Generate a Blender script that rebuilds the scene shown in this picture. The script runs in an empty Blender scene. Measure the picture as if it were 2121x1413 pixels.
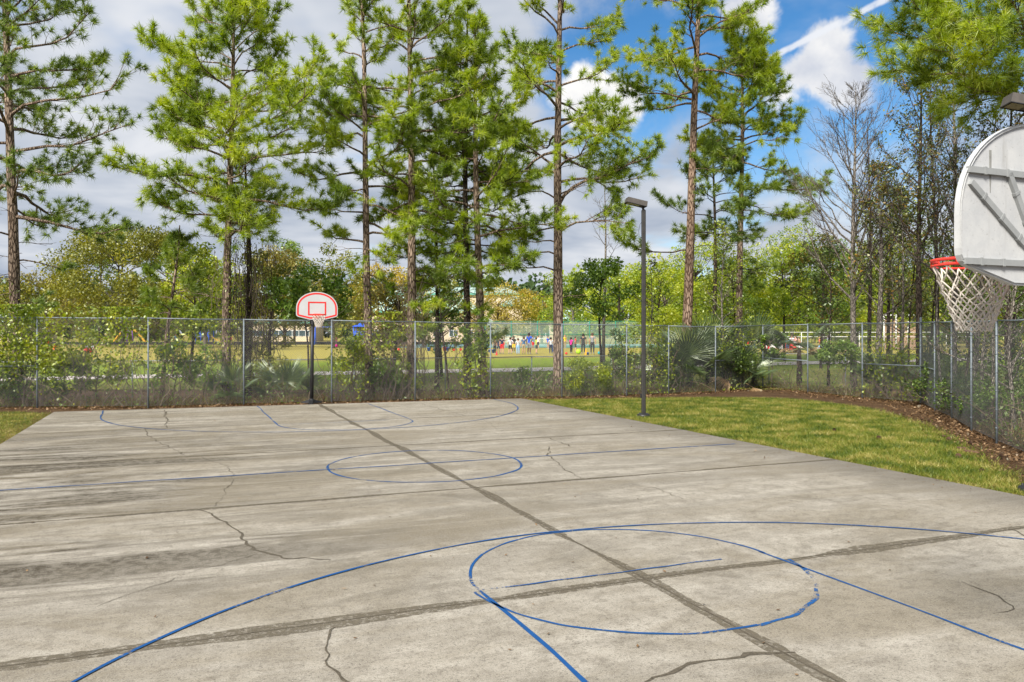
import bpy, math, random
import numpy as np
from mathutils import Vector, Matrix

rng = np.random.default_rng(7)
random.seed(7)
R = math.radians
SC = bpy.context.scene
COL = SC.collection

# ------------------------------------------------------------------ camera
CAM_H, FPX, U0, V0 = 2.45, 1650.0, 1060.5, 690.0
cam = bpy.data.cameras.new('camera')
cam.sensor_width = 36.0
cam.lens = 36.0 * FPX / 2121.0
cam.shift_y = -(706.5 - V0) / 2121.0
cam.clip_start = 0.05
cam.clip_end = 3000
camo = bpy.data.objects.new('camera', cam)
camo.location = (0, 0, CAM_H)
camo.rotation_euler = (R(90), 0, 0)
COL.objects.link(camo)
SC.camera = camo
SC.view_settings.view_transform = 'Standard'
SC.view_settings.look = 'None'
SC.view_settings.gamma = 1
SC.view_settings.use_curve_mapping = False
SC.view_settings.exposure = 0.92
SC.cycles.max_bounces = 6
SC.cycles.transparent_max_bounces = 12

# ------------------------------------------------------------------ sky and sun
SUN_EL, SUN_AZ = 40.0, 208.0          # compass azimuth of the sun, camera looks to 0
W = bpy.data.worlds.new('World')
SC.world = W
W.use_nodes = True
nt = W.node_tree
nt.nodes.clear()


def N(tree, kind, **kw):
    n = tree.nodes.new(kind)
    for k, v in kw.items():
        setattr(n, k, v)
    return n


def setin(tree, sock, v):
    if hasattr(v, 'is_output') or isinstance(v, bpy.types.NodeSocket):
        tree.links.new(v, sock)
    else:
        sock.default_value = v


def MATH(tree, op, a, b=0.0, c=None, clamp=False):
    n = N(tree, 'ShaderNodeMath', operation=op, use_clamp=clamp)
    setin(tree, n.inputs[0], a)
    setin(tree, n.inputs[1], b)
    if c is not None:
        setin(tree, n.inputs[2], c)
    return n.outputs[0]


def SSTEP(tree, v, lo, hi, t0=0.0, t1=1.0):
    n = N(tree, 'ShaderNodeMapRange', interpolation_type='SMOOTHSTEP')
    setin(tree, n.inputs[0], v)
    for i, q in enumerate((lo, hi, t0, t1)):
        n.inputs[i + 1].default_value = q
    return n.outputs[0]


def MIX(tree, f, a, b, blend='MIX'):
    n = N(tree, 'ShaderNodeMix', data_type='RGBA', blend_type=blend)
    setin(tree, n.inputs[0], f)
    for s, q in ((n.inputs[6], a), (n.inputs[7], b)):
        if isinstance(q, (tuple, list)):
            q = tuple(q) + (1,) if len(q) == 3 else tuple(q)
        setin(tree, s, q)
    return n.outputs[2]


def NOISE(tree, vec, scale, detail=4, rough=0.55, dist=0.0):
    n = N(tree, 'ShaderNodeTexNoise')
    if vec is not None:
        tree.links.new(vec, n.inputs['Vector'])
    n.inputs['Scale'].default_value = scale
    n.inputs['Detail'].default_value = detail
    n.inputs['Roughness'].default_value = rough
    n.inputs['Distortion'].default_value = dist
    return n.outputs[0]


def VM(tree, op, a, b=None):
    n = N(tree, 'ShaderNodeVectorMath', operation=op)
    setin(tree, n.inputs[0], a)
    if b is not None:
        setin(tree, n.inputs[1], b)
    return n


def sky_dir(u, v):
    return Vector(((u - U0) / FPX, 1.0, (V0 - v) / FPX)).normalized()


tc = N(nt, 'ShaderNodeTexCoord')
D = tc.outputs['Generated']
sky = N(nt, 'ShaderNodeTexSky')
sky.sky_type = 'NISHITA'
sky.sun_disc = False
sky.sun_elevation = R(SUN_EL)
sky.sun_rotation = R(SUN_AZ)
sky.air_density = 1.0
sky.dust_density = 0.4
sky.ozone_density = 2.5
hs = N(nt, 'ShaderNodeHueSaturation')
hs.inputs['Saturation'].default_value = 1.32
hs.inputs['Value'].default_value = 0.95
nt.links.new(sky.outputs[0], hs.inputs['Color'])
sep = N(nt, 'ShaderNodeSeparateXYZ')
nt.links.new(D, sep.inputs[0])
zz = MATH(nt, 'ADD', MATH(nt, 'MAXIMUM', sep.outputs[2], 0.0), 0.16)
cmb = N(nt, 'ShaderNodeCombineXYZ')
nt.links.new(MATH(nt, 'DIVIDE', sep.outputs[0], zz), cmb.inputs[0])
nt.links.new(MATH(nt, 'DIVIDE', sep.outputs[1], zz), cmb.inputs[1])
CP = cmb.outputs[0]
n_big = NOISE(nt, CP, 0.9, 5, 0.56, 0.15)
n_tone = NOISE(nt, CP, 1.5, 4, 0.55, 0.25)
n_edge = NOISE(nt, D, 13.0, 5, 0.6, 0.2)
# the break in the cloud deck
hole = VM(nt, 'DISTANCE', D, tuple(sky_dir(1700, 10))).outputs['Value']
hole2 = VM(nt, 'DISTANCE', D, tuple(sky_dir(1300, 150))).outputs['Value']
hole = MATH(nt, 'MINIMUM', hole, MATH(nt, 'MULTIPLY', hole2, 2.0))
hole = MATH(nt, 'ADD', hole, MATH(nt, 'MULTIPLY', MATH(nt, 'SUBTRACT', n_edge, 0.5), 0.22))
openf = SSTEP(nt, hole, 0.13, 0.27, 1.0, 0.0)
cover = SSTEP(nt, n_big, 0.30, 0.46)
cover = MATH(nt, 'MULTIPLY', cover, MATH(nt, 'SUBTRACT', 1.0, openf))
# cumulus heads standing in the break
puff = None
for (u, v, rr) in ((1690, 130, .023), (1650, 160, .02), (1735, 145, .021), (1722, 88, .015), (1790, 150, .017), (1620, 190, .02), (1700, 175, .027), (1760, 178, .02),
                   (1230, 210, .04), (1290, 225, .03), (1560, 25, .025)):
    d = MATH(nt, 'SUBTRACT', VM(nt, 'DISTANCE', D, tuple(sky_dir(u, v))).outputs['Value'], rr)
    puff = d if puff is None else MATH(nt, 'SMOOTH_MIN', puff, d, 0.02)
puff = MATH(nt, 'ADD', puff, MATH(nt, 'MULTIPLY', MATH(nt, 'SUBTRACT', n_edge, 0.5), 0.075))
puffm = SSTEP(nt, puff, -0.008, 0.008, 1.0, 0.0)
# contrail
ca, cb = sky_dir(1560, 140), sky_dir(1860, -15)
cn = ca.cross(cb).normalized()
cd = VM(nt, 'DOT_PRODUCT', D, tuple(cn)).outputs['Value']
cd = MATH(nt, 'ABSOLUTE', MATH(nt, 'ADD', cd, MATH(nt, 'MULTIPLY', MATH(nt, 'SUBTRACT', NOISE(nt, D, 45, 4), .5), 0.006)))
cdir = (cb - ca).normalized()
along = VM(nt, 'DOT_PRODUCT', D, tuple(cdir)).outputs['Value']
trail = SSTEP(nt, cd, 0.0014, 0.0052, 0.9, 0.0)
trail = MATH(nt, 'MULTIPLY', trail, SSTEP(nt, along, ca.dot(cdir) - .02, ca.dot(cdir) + .04))
trail = MATH(nt, 'MULTIPLY', trail, SSTEP(nt, NOISE(nt, D, 30, 4), .28, .5, .35, 1))
# thin cirrus veil
veil = SSTEP(nt, NOISE(nt, CP, 2.2, 4, .6, .5), .45, .75, 0, .45)
cs = N(nt, 'ShaderNodeValToRGB')
nt.links.new(n_tone, cs.inputs[0])
el = cs.color_ramp.elements
el[0].position = .33
el[0].color = (2.5, 2.95, 3.75, 1)
el[1].position = .66
el[1].color = (5.4, 5.55, 5.85, 1)
e = el.new(.48)
e.color = (3.7, 4.05, 4.65, 1)
base = MIX(nt, MATH(nt, 'MULTIPLY', veil, MATH(nt, 'SUBTRACT', 1.0, MATH(nt, 'MULTIPLY', openf, .6))), hs.outputs[0], (5.0, 5.3, 5.8))
col = MIX(nt, cover, base, cs.outputs[0])
pc = N(nt, 'ShaderNodeValToRGB')
nt.links.new(NOISE(nt, D, 9, 5), pc.inputs[0])
pc.color_ramp.elements[0].position = .35
pc.color_ramp.elements[0].color = (4.0, 4.3, 5.0, 1)
pc.color_ramp.elements[1].position = .6
pc.color_ramp.elements[1].color = (7.0, 6.9, 6.7, 1)
col = MIX(nt, puffm, col, pc.outputs[0])
col = MIX(nt, trail, col, (5.8, 6.0, 6.4))
bg = N(nt, 'ShaderNodeBackground')
bg.inputs['Strength'].default_value = 0.079
nt.links.new(col, bg.inputs['Color'])
wo = N(nt, 'ShaderNodeOutputWorld')
nt.links.new(bg.outputs[0], wo.inputs[0])

sl = bpy.data.lights.new('sun', 'SUN')
sl.energy = 4.2
sl.angle = R(18)
sl.color = (1.0, 0.95, 0.87)
so = bpy.data.objects.new('sun', sl)
az = R(SUN_AZ)
sd = Vector((math.sin(az) * math.cos(R(SUN_EL)), math.cos(az) * math.cos(R(SUN_EL)), math.sin(R(SUN_EL))))
so.rotation_euler = sd.to_track_quat('Z', 'Y').to_euler()
so.location = sd * 60
COL.objects.link(so)


# ------------------------------------------------------------------ mesh helpers
def nrm(a):
    return a / np.maximum(np.linalg.norm(a, axis=-1, keepdims=True), 1e-9)


class MB:
    def __init__(s):
        s.v, s.f, s.n = [], [], 0

    def add(s, V, F, m=0, smooth=False):
        V = np.asarray(V, float).reshape(-1, 3)
        F = np.asarray(F, int)
        s.v.append(V)
        s.f.append((F + s.n, m, smooth))
        s.n += len(V)
        return s

    def box(s, c, d, m=0, rot=None):
        x, y, z = np.array(d) / 2.0
        V = np.array([[-x, -y, -z], [x, -y, -z], [x, y, -z], [-x, y, -z], [-x, -y, z], [x, -y, z], [x, y, z], [-x, y, z]])
        if rot is not None:
            V = V @ np.array(rot.to_3x3()).T
        F = [[0, 3, 2, 1], [4, 5, 6, 7], [0, 1, 5, 4], [1, 2, 6, 5], [2, 3, 7, 6], [3, 0, 4, 7]]
        return s.add(V + np.array(c), F, m)

    def bbox(s, c, d, bev=0.01, m=0, rot=None):
        bm = bmesh_box(d, bev)
        V, F = bm
        if rot is not None:
            V = V @ np.array(rot.to_3x3()).T
        s.v.append(V + np.array(c))
        for f in F:
            s.f.append((np.array([f]) + s.n, m, False))
        s.n += len(V)
        return s

    def tube(s, P, r, k=6, m=0, cap=True, smooth=True, wob=0.0):
        P = np.asarray(P, float)
        n = len(P)
        r = np.broadcast_to(np.asarray(r, float), (n,))
        T = np.gradient(P, axis=0)
        T = nrm(T)
        mt = nrm(T.mean(0))
        ref = np.array([1.0, 0, 0]) if abs(mt[0]) < .6 else (np.array([0, 0, 1.0]) if abs(mt[2]) < .6 else np.array([0, 1.0, 0]))
        A = nrm(np.cross(T, ref))
        B = np.cross(T, A)
        t = np.arange(k) * 2 * np.pi / k
        rr = r[:, None] * (1 + (wob * rng.standard_normal((n, k)) if wob else 0))
        V = P[:, None] + rr[..., None] * (np.cos(t)[None, :, None] * A[:, None] + np.sin(t)[None, :, None] * B[:, None])
        i = np.arange(n - 1)[:, None] * k
        j = np.arange(k)[None]
        j2 = (j + 1) % k
        F = np.stack([i + j, i + j2, i + k + j2, i + k + j], -1).reshape(-1, 4)
        b0 = s.n
        s.add(V, F, m, smooth)
        if cap:
            s.f.append((np.array([list(range(k - 1, -1, -1))]) + b0, m, False))
            s.f.append((np.array([list(range(k))]) + b0 + (n - 1) * k, m, False))
        return s

    def lathe(s, prof, k=16, m=0, c=(0, 0, 0), smooth=True):
        prof = np.asarray(prof, float)
        t = np.arange(k) * 2 * np.pi / k
        V = np.stack([prof[:, None, 0] * np.cos(t), prof[:, None, 0] * np.sin(t), np.broadcast_to(prof[:, None, 1], (len(prof), k))], -1)
        i = np.arange(len(prof) - 1)[:, None] * k
        j = np.arange(k)[None]
        j2 = (j + 1) % k
        F = np.stack([i + j, i + j2, i + k + j2, i + k + j], -1).reshape(-1, 4)
        return s.add(V.reshape(-1, 3) + np.array(c), F, m, smooth)

    def extrude(s, poly, z0, z1, frame, m=0):
        """poly: (n,2) outline in the frame's plane, pushed from z0 to z1 along its normal"""
        o, ax, ay, an = [np.array(q, float) for q in frame]
        p = np.asarray(poly, float)
        n = len(p)
        base = o + p[:, :1] * ax + p[:, 1:] * ay
        V = np.vstack([base + z0 * an, base + z1 * an])
        i = np.arange(n)
        q = np.stack([i, (i + 1) % n, (i + 1) % n + n, i + n], -1)
        b0 = s.n
        s.add(V, q, m)
        s.f.append((np.array([list(range(n - 1, -1, -1))]) + b0, m, False))
        s.f.append((np.array([list(range(n, 2 * n))]) + b0, m, False))
        return s

    def build(s, name, mats, parent=None, loc=None):
        me = bpy.data.meshes.new(name)
        V = np.vstack(s.v) if s.v else np.zeros((0, 3))
        me.vertices.add(len(V))
        me.vertices.foreach_set('co', V.astype(np.float32).ravel())
        tot = [np.full(len(F), F.shape[1]) for F, _, _ in s.f]
        tot = np.concatenate(tot)
        loops = np.concatenate([F.ravel() for F, _, _ in s.f])
        me.loops.add(len(loops))
        me.loops.foreach_set('vertex_index', loops.astype(np.int32))
        me.polygons.add(len(tot))
        st = np.concatenate([[0], np.cumsum(tot)[:-1]])
        me.polygons.foreach_set('loop_start', st.astype(np.int32))
        me.polygons.foreach_set('loop_total', tot.astype(np.int32))
        mi = np.concatenate([np.full(len(F), m) for F, m, _ in s.f])
        me.polygons.foreach_set('material_index', mi.astype(np.int32))
        sm = np.concatenate([np.full(len(F), bool(q)) for F, _, q in s.f])
        me.polygons.foreach_set('use_smooth', sm)
        me.update(calc_edges=True)
        for q in (mats if isinstance(mats, (list, tuple)) else [mats]):
            me.materials.append(M[q] if isinstance(q, str) else q)
        o = bpy.data.objects.new(name, me)
        COL.objects.link(o)
        if parent is not None:
            o.parent = parent
        if loc is not None:
            o.location = loc
        return o


def bmesh_box(d, bev):
    x, y, z = np.array(d) / 2.0
    b = min(bev, x * .9, y * .9, z * .9)
    V, idx = [], {}
    for sx in (-1, 1):
        for sy in (-1, 1):
            for sz in (-1, 1):
                for ax in range(3):
                    p = [sx * x, sy * y, sz * z]
                    for q in range(3):
                        if q != ax:
                            p[q] -= b * (sx, sy, sz)[q]
                    idx[(sx, sy, sz, ax)] = len(V)
                    V.append(p)
    F = []
    for ax in range(3):
        o = [q for q in range(3) if q != ax]
        for s0 in (-1, 1):
            loop = []
            for a, c in ((-1, -1), (1, -1), (1, 1), (-1, 1)):
                k = [0, 0, 0]
                k[ax] = s0
                k[o[0]] = a
                k[o[1]] = c
                loop.append(idx[(*k, ax)])
            F.append(loop)
        for a in (-1, 1):
            for c in (-1, 1):
                k0 = [0, 0, 0]
                k0[o[0]] = a
                k0[o[1]] = c
                k1 = list(k0)
                k0[ax] = -1
                k1[ax] = 1
                F.append([idx[(*k0, o[0])], idx[(*k1, o[0])], idx[(*k1, o[1])], idx[(*k0, o[1])]])
    for sx in (-1, 1):
        for sy in (-1, 1):
            for sz in (-1, 1):
                F.append([idx[(sx, sy, sz, a)] for a in range(3)])
    V = np.array(V)
    G = []
    for f in F:
        c = V[f].mean(0)
        nn = np.cross(V[f[1]] - V[f[0]], V[f[2]] - V[f[0]])
        G.append(f if np.dot(nn, c) > 0 else f[::-1])
    return V, G


def empty(name, loc=(0, 0, 0), rz=0.0, label=None, cat=None, group=None):
    o = bpy.data.objects.new(name, None)
    o.empty_display_size = .2
    o.location = loc
    o.rotation_euler = (0, 0, rz)
    COL.objects.link(o)
    tag(o, label, cat, group)
    return o


def tag(o, label=None, cat=None, group=None, kind=None):
    for k, v in (('label', label), ('category', cat), ('group', group), ('kind', kind)):
        if v:
            o[k] = v
    return o


def copy_under(src, parent, loc=None, rot=None, scale=None):
    c = src.copy()
    COL.objects.link(c)
    c.parent = parent
    if loc is not None:
        c.location = loc
    if rot is not None:
        c.rotation_euler = rot
    if scale is not None:
        c.scale = scale
    return c


def gz(Y):
    t = np.clip((np.asarray(Y, float) - 31) / 29, 0, 1)
    return -0.03 + 0.83 * t * t * (3 - 2 * t)


def at(u, v, Y):
    return np.array([(u - U0) / FPX * Y, Y, CAM_H + (V0 - v) / FPX * Y])


def gp(u, v):
    """point of the level court seen at (u, v) in the photograph"""
    Y = FPX * CAM_H / (v - V0)
    return np.array([(u - U0) / FPX * Y, Y])


def base(u, Y):
    return np.array([(u - U0) / FPX * Y, Y, float(gz(Y))])


TH = R(22.3)
OC = np.array([-1.62, 14.81])
EA = np.array([math.cos(TH), math.sin(TH)])
EB = np.array([-math.sin(TH), math.cos(TH)])


def ct(a, b, z=0.0):
    p = OC + a * EA + b * EB
    return np.array([p[0], p[1], z])


# ------------------------------------------------------------------ materials
M = {}


def newmat(name):
    m = bpy.data.materials.new(name)
    m.use_nodes = True
    t = m.node_tree
    t.nodes.clear()
    o = N(t, 'ShaderNodeOutputMaterial')
    M[name] = m
    return m, t, o


def pbsdf(t, o, col, rough=.8, metal=0.0, bump=None, bstr=.3, bdist=.01, spec=.3):
    b = N(t, 'ShaderNodeBsdfPrincipled')
    setin(t, b.inputs['Base Color'], col if not isinstance(col, tuple) else (col + (1,) if len(col) == 3 else col))
    setin(t, b.inputs['Roughness'], rough)
    b.inputs['Metallic'].default_value = metal
    b.inputs['Specular IOR Level'].default_value = spec
    if bump is not None:
        n = N(t, 'ShaderNodeBump')
        n.inputs['Strength'].default_value = bstr
        n.inputs['Distance'].default_value = bdist
        t.links.new(bump, n.inputs['Height'])
        t.links.new(n.outputs[0], b.inputs['Normal'])
    t.links.new(b.outputs[0], o.inputs[0])
    return b


def RAMP(t, v, stops):
    n = N(t, 'ShaderNodeValToRGB')
    t.links.new(v, n.inputs[0])
    e = n.color_ramp.elements
    while len(e) < len(stops):
        e.new(.5)
    for q, (p, c) in zip(e, stops):
        q.position = p
        q.color = tuple(c) + (1,)
    return n.outputs[0]


def wpos(t):
    return N(t, 'ShaderNodeNewGeometry').outputs['Position']


def mapped(t, vec, rz=0.0, scale=(1, 1, 1), loc=(0, 0, 0)):
    n = N(t, 'ShaderNodeMapping')
    t.links.new(vec, n.inputs[0])
    n.inputs['Location'].default_value = loc
    n.inputs['Rotation'].default_value = (0, 0, rz)
    n.inputs['Scale'].default_value = scale
    return n.outputs[0]


def plain(name, c, rough=.6, metal=0., var=.12, scale=6., bump=0., spec=.3):
    m, t, o = newmat(name)
    p = N(t, 'ShaderNodeTexCoord').outputs['Object']
    n = NOISE(t, p, scale, 5, .6)
    lo = tuple(max(0, q * (1 - var)) for q in c)
    hi = tuple(min(1, q * (1 + var)) for q in c)
    col = RAMP(t, n, [(.3, lo), (.7, hi)])
    pbsdf(t, o, col, rough, metal, n if bump else None, bump, .01, spec)
    return m


def foliage(name, stops, trans=.38, nscale=.8, nw=.45, gloss=.06):
    """leaf colours: a ramp over a per-leaf random value mixed with a slow noise"""
    m, t, o = newmat(name)
    g = N(t, 'ShaderNodeNewGeometry')
    n = NOISE(t, g.outputs['Position'], nscale, 3, .6)
    n = SSTEP(t, n, .3, .7)
    v = MATH(t, 'ADD', MATH(t, 'MULTIPLY', n, nw), MATH(t, 'MULTIPLY', g.outputs['Random Per Island'], 1 - nw))
    col = RAMP(t, v, stops)
    d = N(t, 'ShaderNodeBsdfDiffuse')
    tr = N(t, 'ShaderNodeBsdfTranslucent')
    gl = N(t, 'ShaderNodeBsdfGlossy')
    gl.inputs['Roughness'].default_value = .45
    gl.inputs['Color'].default_value = (.8, .85, .7, 1)
    t.links.new(col, d.inputs[0])
    hsn = N(t, 'ShaderNodeHueSaturation')
    hsn.inputs['Saturation'].default_value = 1.1
    hsn.inputs['Value'].default_value = 1.25
    t.links.new(col, hsn.inputs['Color'])
    t.links.new(hsn.outputs[0], tr.inputs[0])
    a = N(t, 'ShaderNodeMixShader')
    a.inputs[0].default_value = trans
    t.links.new(d.outputs[0], a.inputs[1])
    t.links.new(tr.outputs[0], a.inputs[2])
    b = N(t, 'ShaderNodeMixShader')
    b.inputs[0].default_value = gloss
    t.links.new(a.outputs[0], b.inputs[1])
    t.links.new(gl.outputs[0], b.inputs[2])
    t.links.new(b.outputs[0], o.inputs[0])
    return m


foliage('needles', [(0.05, (.055, .10, .015)), (.35, (.215, .305, .024)), (.7, (.40, .485, .034)), (1, (.60, .61, .06))], .52, .55, .6)
foliage('needles_dark', [(0.05, (.045, .08, .022)), (.5, (.17, .25, .035)), (1, (.36, .42, .045))], .5, .6, .5)
foliage('needles_far', [(0.05, (.06, .11, .02)), (.5, (.14, .22, .025)), (1, (.27, .34, .04))], .35, .3, .5)
foliage('leaf_fresh', [(0.05, (.09, .15, .015)), (.45, (.27, .35, .022)), (.8, (.46, .49, .03)), (1, (.60, .57, .05))], .48, .55, .7)
foliage('leaf_green', [(0.05, (.045, .09, .015)), (.5, (.13, .22, .025)), (1, (.30, .40, .06))], .4, .8, .45)
foliage('leaf_dark', [(0.05, (.02, .04, .012)), (.5, (.07, .12, .02)), (1, (.20, .27, .04))], .3, .8, .45)
foliage('leaf_olive', [(0.05, (.065, .075, .012)), (.5, (.18, .185, .02)), (1, (.35, .32, .035))], .35, .45, .55)
foliage('leaf_gold', [(0.05, (.16, .12, .015)), (.5, (.38, .28, .025)), (1, (.58, .43, .05))], .35, .5, .5)
foliage('leaf_tan', [(0.05, (.11, .09, .02)), (.5, (.25, .21, .045)), (1, (.40, .34, .08))], .35, .5, .5)
foliage('leaf_mixed', [(0.05, (.03, .05, .012)), (.45, (.09, .12, .02)), (.72, (.17, .17, .03)), (.86, (.30, .16, .02)), (1, (.42, .22, .03))], .35, .9, .3)
foliage('leaf_yellowgreen', [(0.05, (.06, .10, .012)), (.4, (.18, .24, .02)), (.75, (.34, .39, .03)), (1, (.55, .52, .04))], .42, 1.4, .6)
foliage('leaf_forest', [(0.05, (.025, .05, .02)), (.5, (.055, .10, .03)), (1, (.10, .16, .045))], .3, .08, .6)
foliage('palm_blade', [(0.05, (.045, .08, .03)), (.5, (.095, .15, .05)), (1, (.21, .27, .075))], .3, 1.2, .4, .12)
foliage('palm_young', [(0.05, (.10, .14, .02)), (.5, (.20, .24, .03)), (1, (.33, .34, .06))], .35, 1.2, .4, .1)
foliage('palm_dead', [(0.05, (.22, .13, .06)), (.5, (.38, .25, .13)), (1, (.55, .40, .24))], .3, 1.2, .4, .05)
foliage('grass_lawn', [(0.0, (.02, .04, .008)), (.28, (.075, .12, .014)), (.52, (.17, .205, .022)), (.78, (.33, .28, .07)), (1, (.60, .50, .22))], .3, 1.3, .5, .03)
foliage('grass_field', [(0.0, (.10, .16, .015)), (.4, (.22, .28, .03)), (.7, (.36, .33, .06)), (1, (.5, .4, .13))], .3, .12, .7, .03)
foliage('dry_stalk', [(0.0, (.04, .028, .012)), (.35, (.11, .07, .025)), (.6, (.12, .11, .022)), (.85, (.26, .16, .06)), (1, (.46, .33, .16))], .2, .9, .35, .03)
foliage('litter_leaf', [(0.0, (.04, .022, .012)), (.35, (.115, .062, .03)), (.7, (.21, .125, .062)), (.92, (.38, .25, .14)), (1, (.6, .5, .38))], .15, 1.5, .3, .04)


def bark(name, c1, c2, c3, sc=1.0):
    m, t, o = newmat(name)
    p = N(t, 'ShaderNodeTexCoord').outputs['Object']
    q = mapped(t, p, 0, (14 * sc, 14 * sc, 3.2 * sc))
    vo = N(t, 'ShaderNodeTexVoronoi', feature='DISTANCE_TO_EDGE')
    t.links.new(q, vo.inputs['Vector'])
    vo.inputs['Scale'].default_value = 1.0
    f = SSTEP(t, vo.outputs[0], .0, .22)
    n = NOISE(t, mapped(t, p, 0, (5, 5, 1.2)), 1.6, 6, .65)
    c = RAMP(t, n, [(.32, c2), (.66, c3)])
    col = MIX(t, f, c1, c)
    h = MATH(t, 'ADD', f, MATH(t, 'MULTIPLY', n, .6))
    pbsdf(t, o, col, .9, 0, h, .9, .03, .15)


bark('bark_pine', (.06, .04, .027), (.19, .135, .10), (.42, .32, .24))
bark('bark_red', (.07, .04, .025), (.20, .135, .095), (.42, .30, .22))
bark('bark_dark', (.02, .015, .012), (.055, .04, .03), (.13, .10, .075), 1.3)
bark('bark_grey', (.07, .06, .05), (.17, .145, .12), (.36, .32, .27), 1.6)
plain('twig', (.14, .105, .08), .9, 0, .35, 2)
plain('twig_pale', (.27, .21, .145), .9, 0, .3, 2)
plain('twig_dark', (.06, .045, .035), .9, 0, .35, 2)


# concrete of the court: pale, speckled, streaked with mildew along the slabs
m, t, o = newmat('concrete')
p = wpos(t)
cp = mapped(t, p, -TH)
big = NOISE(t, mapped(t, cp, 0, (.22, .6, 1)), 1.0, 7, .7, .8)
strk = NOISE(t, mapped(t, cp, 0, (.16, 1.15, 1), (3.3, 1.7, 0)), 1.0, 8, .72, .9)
mid = NOISE(t, cp, 2.2, 6, .65)
fine = NOISE(t, cp, 38, 6, .8)
grit = NOISE(t, cp, 95, 3, .8)
sx = N(t, 'ShaderNodeSeparateXYZ')
t.links.new(cp, sx.inputs[0])
# court axis a: x in the rotated frame
a0 = OC[0] * math.cos(TH) + OC[1] * math.sin(TH)
b0_ = -OC[0] * math.sin(TH) + OC[1] * math.cos(TH)
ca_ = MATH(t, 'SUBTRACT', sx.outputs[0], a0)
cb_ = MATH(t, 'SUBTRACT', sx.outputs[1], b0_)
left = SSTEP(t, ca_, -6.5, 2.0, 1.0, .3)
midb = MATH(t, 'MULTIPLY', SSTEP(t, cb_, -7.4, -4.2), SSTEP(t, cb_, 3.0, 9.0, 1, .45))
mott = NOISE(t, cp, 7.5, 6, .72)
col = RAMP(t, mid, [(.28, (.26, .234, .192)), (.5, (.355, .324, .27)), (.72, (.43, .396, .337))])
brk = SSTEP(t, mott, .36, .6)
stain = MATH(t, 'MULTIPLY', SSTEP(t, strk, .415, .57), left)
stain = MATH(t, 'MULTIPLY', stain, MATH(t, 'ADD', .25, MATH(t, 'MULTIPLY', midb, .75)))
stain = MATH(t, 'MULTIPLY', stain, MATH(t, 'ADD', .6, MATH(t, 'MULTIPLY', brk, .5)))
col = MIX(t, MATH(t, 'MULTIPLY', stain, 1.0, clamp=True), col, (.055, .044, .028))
tan = MATH(t, 'MULTIPLY', SSTEP(t, big, .41, .63), .62)
col = MIX(t, tan, col, (.20, .168, .115))
blotch = NOISE(t, mapped(t, cp, 0, (.5, .9, 1), (9, 4, 0)), 1.0, 8, .75, 1.0)
col = MIX(t, SSTEP(t, blotch, .50, .68, 0, .5), col, (.12, .105, .08))
edge = MATH(t, 'MULTIPLY', SSTEP(t, MATH(t, 'ADD', ca_, MATH(t, 'MULTIPLY', mid, 2.2)), 6.9, 8.6), .55)
col = MIX(t, edge, col, (.10, .09, .075))
col = MIX(t, SSTEP(t, mott, .34, .54, .5, 0), col, (.14, .12, .092))
col = MIX(t, SSTEP(t, fine, .34, .50, .8, 0), col, (.075, .066, .052))
col = MIX(t, SSTEP(t, grit, .31, .46, .85, 0), col, (.055, .05, .04))
col = MIX(t, SSTEP(t, grit, .57, .70, 0, .75), col, (.56, .535, .49))
hb = MATH(t, 'ADD', MATH(t, 'MULTIPLY', fine, .6), MATH(t, 'MULTIPLY', grit, .4))
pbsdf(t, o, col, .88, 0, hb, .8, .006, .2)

m, t, o = newmat('sealant')
p = wpos(t)
n1 = NOISE(t, p, 30, 5, .7)
n2 = NOISE(t, p, 2.2, 4, .6)
col = RAMP(t, n1, [(.3, (.06, .05, .034)), (.7, (.14, .117, .08))])
col = MIX(t, MATH(t, 'MULTIPLY', n2, .6), col, (.20, .17, .125))
bs_ = pbsdf(t, o, col, .85, 0, n1, .4, .004)
n3 = NOISE(t, p, 14, 6, .8)
trn = N(t, 'ShaderNodeBsdfTransparent')
mxs = N(t, 'ShaderNodeMixShader')
t.links.new(SSTEP(t, n3, .36, .58, .05, .8), mxs.inputs[0])
t.links.new(trn.outputs[0], mxs.inputs[1])
t.links.new(bs_.outputs[0], mxs.inputs[2])
t.links.new(mxs.outputs[0], o.inputs[0])

m, t, o = newmat('crack_fill')
n1 = NOISE(t, wpos(t), 40, 4, .7)
pbsdf(t, o, RAMP(t, n1, [(.3, (.045, .037, .026)), (.7, (.13, .11, .08))]), .95)


def paint(name, c, wear):
    m, t, o = newmat(name)
    p = wpos(t)
    n1 = NOISE(t, p, 46, 5, .75)
    n2 = NOISE(t, p, 1.1, 3, .6)
    n3 = NOISE(t, p, 9, 4, .6)
    col = MIX(t, n3, tuple(q * .75 for q in c), tuple(min(1, q * 1.2) for q in c))
    b = N(t, 'ShaderNodeBsdfPrincipled')
    t.links.new(col, b.inputs['Base Color'])
    b.inputs['Roughness'].default_value = .95
    b.inputs['Specular IOR Level'].default_value = .08
    tr = N(t, 'ShaderNodeBsdfTransparent')
    mx = N(t, 'ShaderNodeMixShader')
    v = MATH(t, 'ADD', MATH(t, 'MULTIPLY', n1, .6), MATH(t, 'ADD', MATH(t, 'MULTIPLY', n2, .55), MATH(t, 'MULTIPLY', n3, .25)))
    t.links.new(SSTEP(t, v, wear, wear + .07), mx.inputs[0])
    t.links.new(tr.outputs[0], mx.inputs[1])
    t.links.new(b.outputs[0], mx.inputs[2])
    t.links.new(mx.outputs[0], o.inputs[0])


paint('paint_blue', (.014, .075, .225), .575)
paint('paint_worn', (.02, .09, .25), .655)

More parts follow.
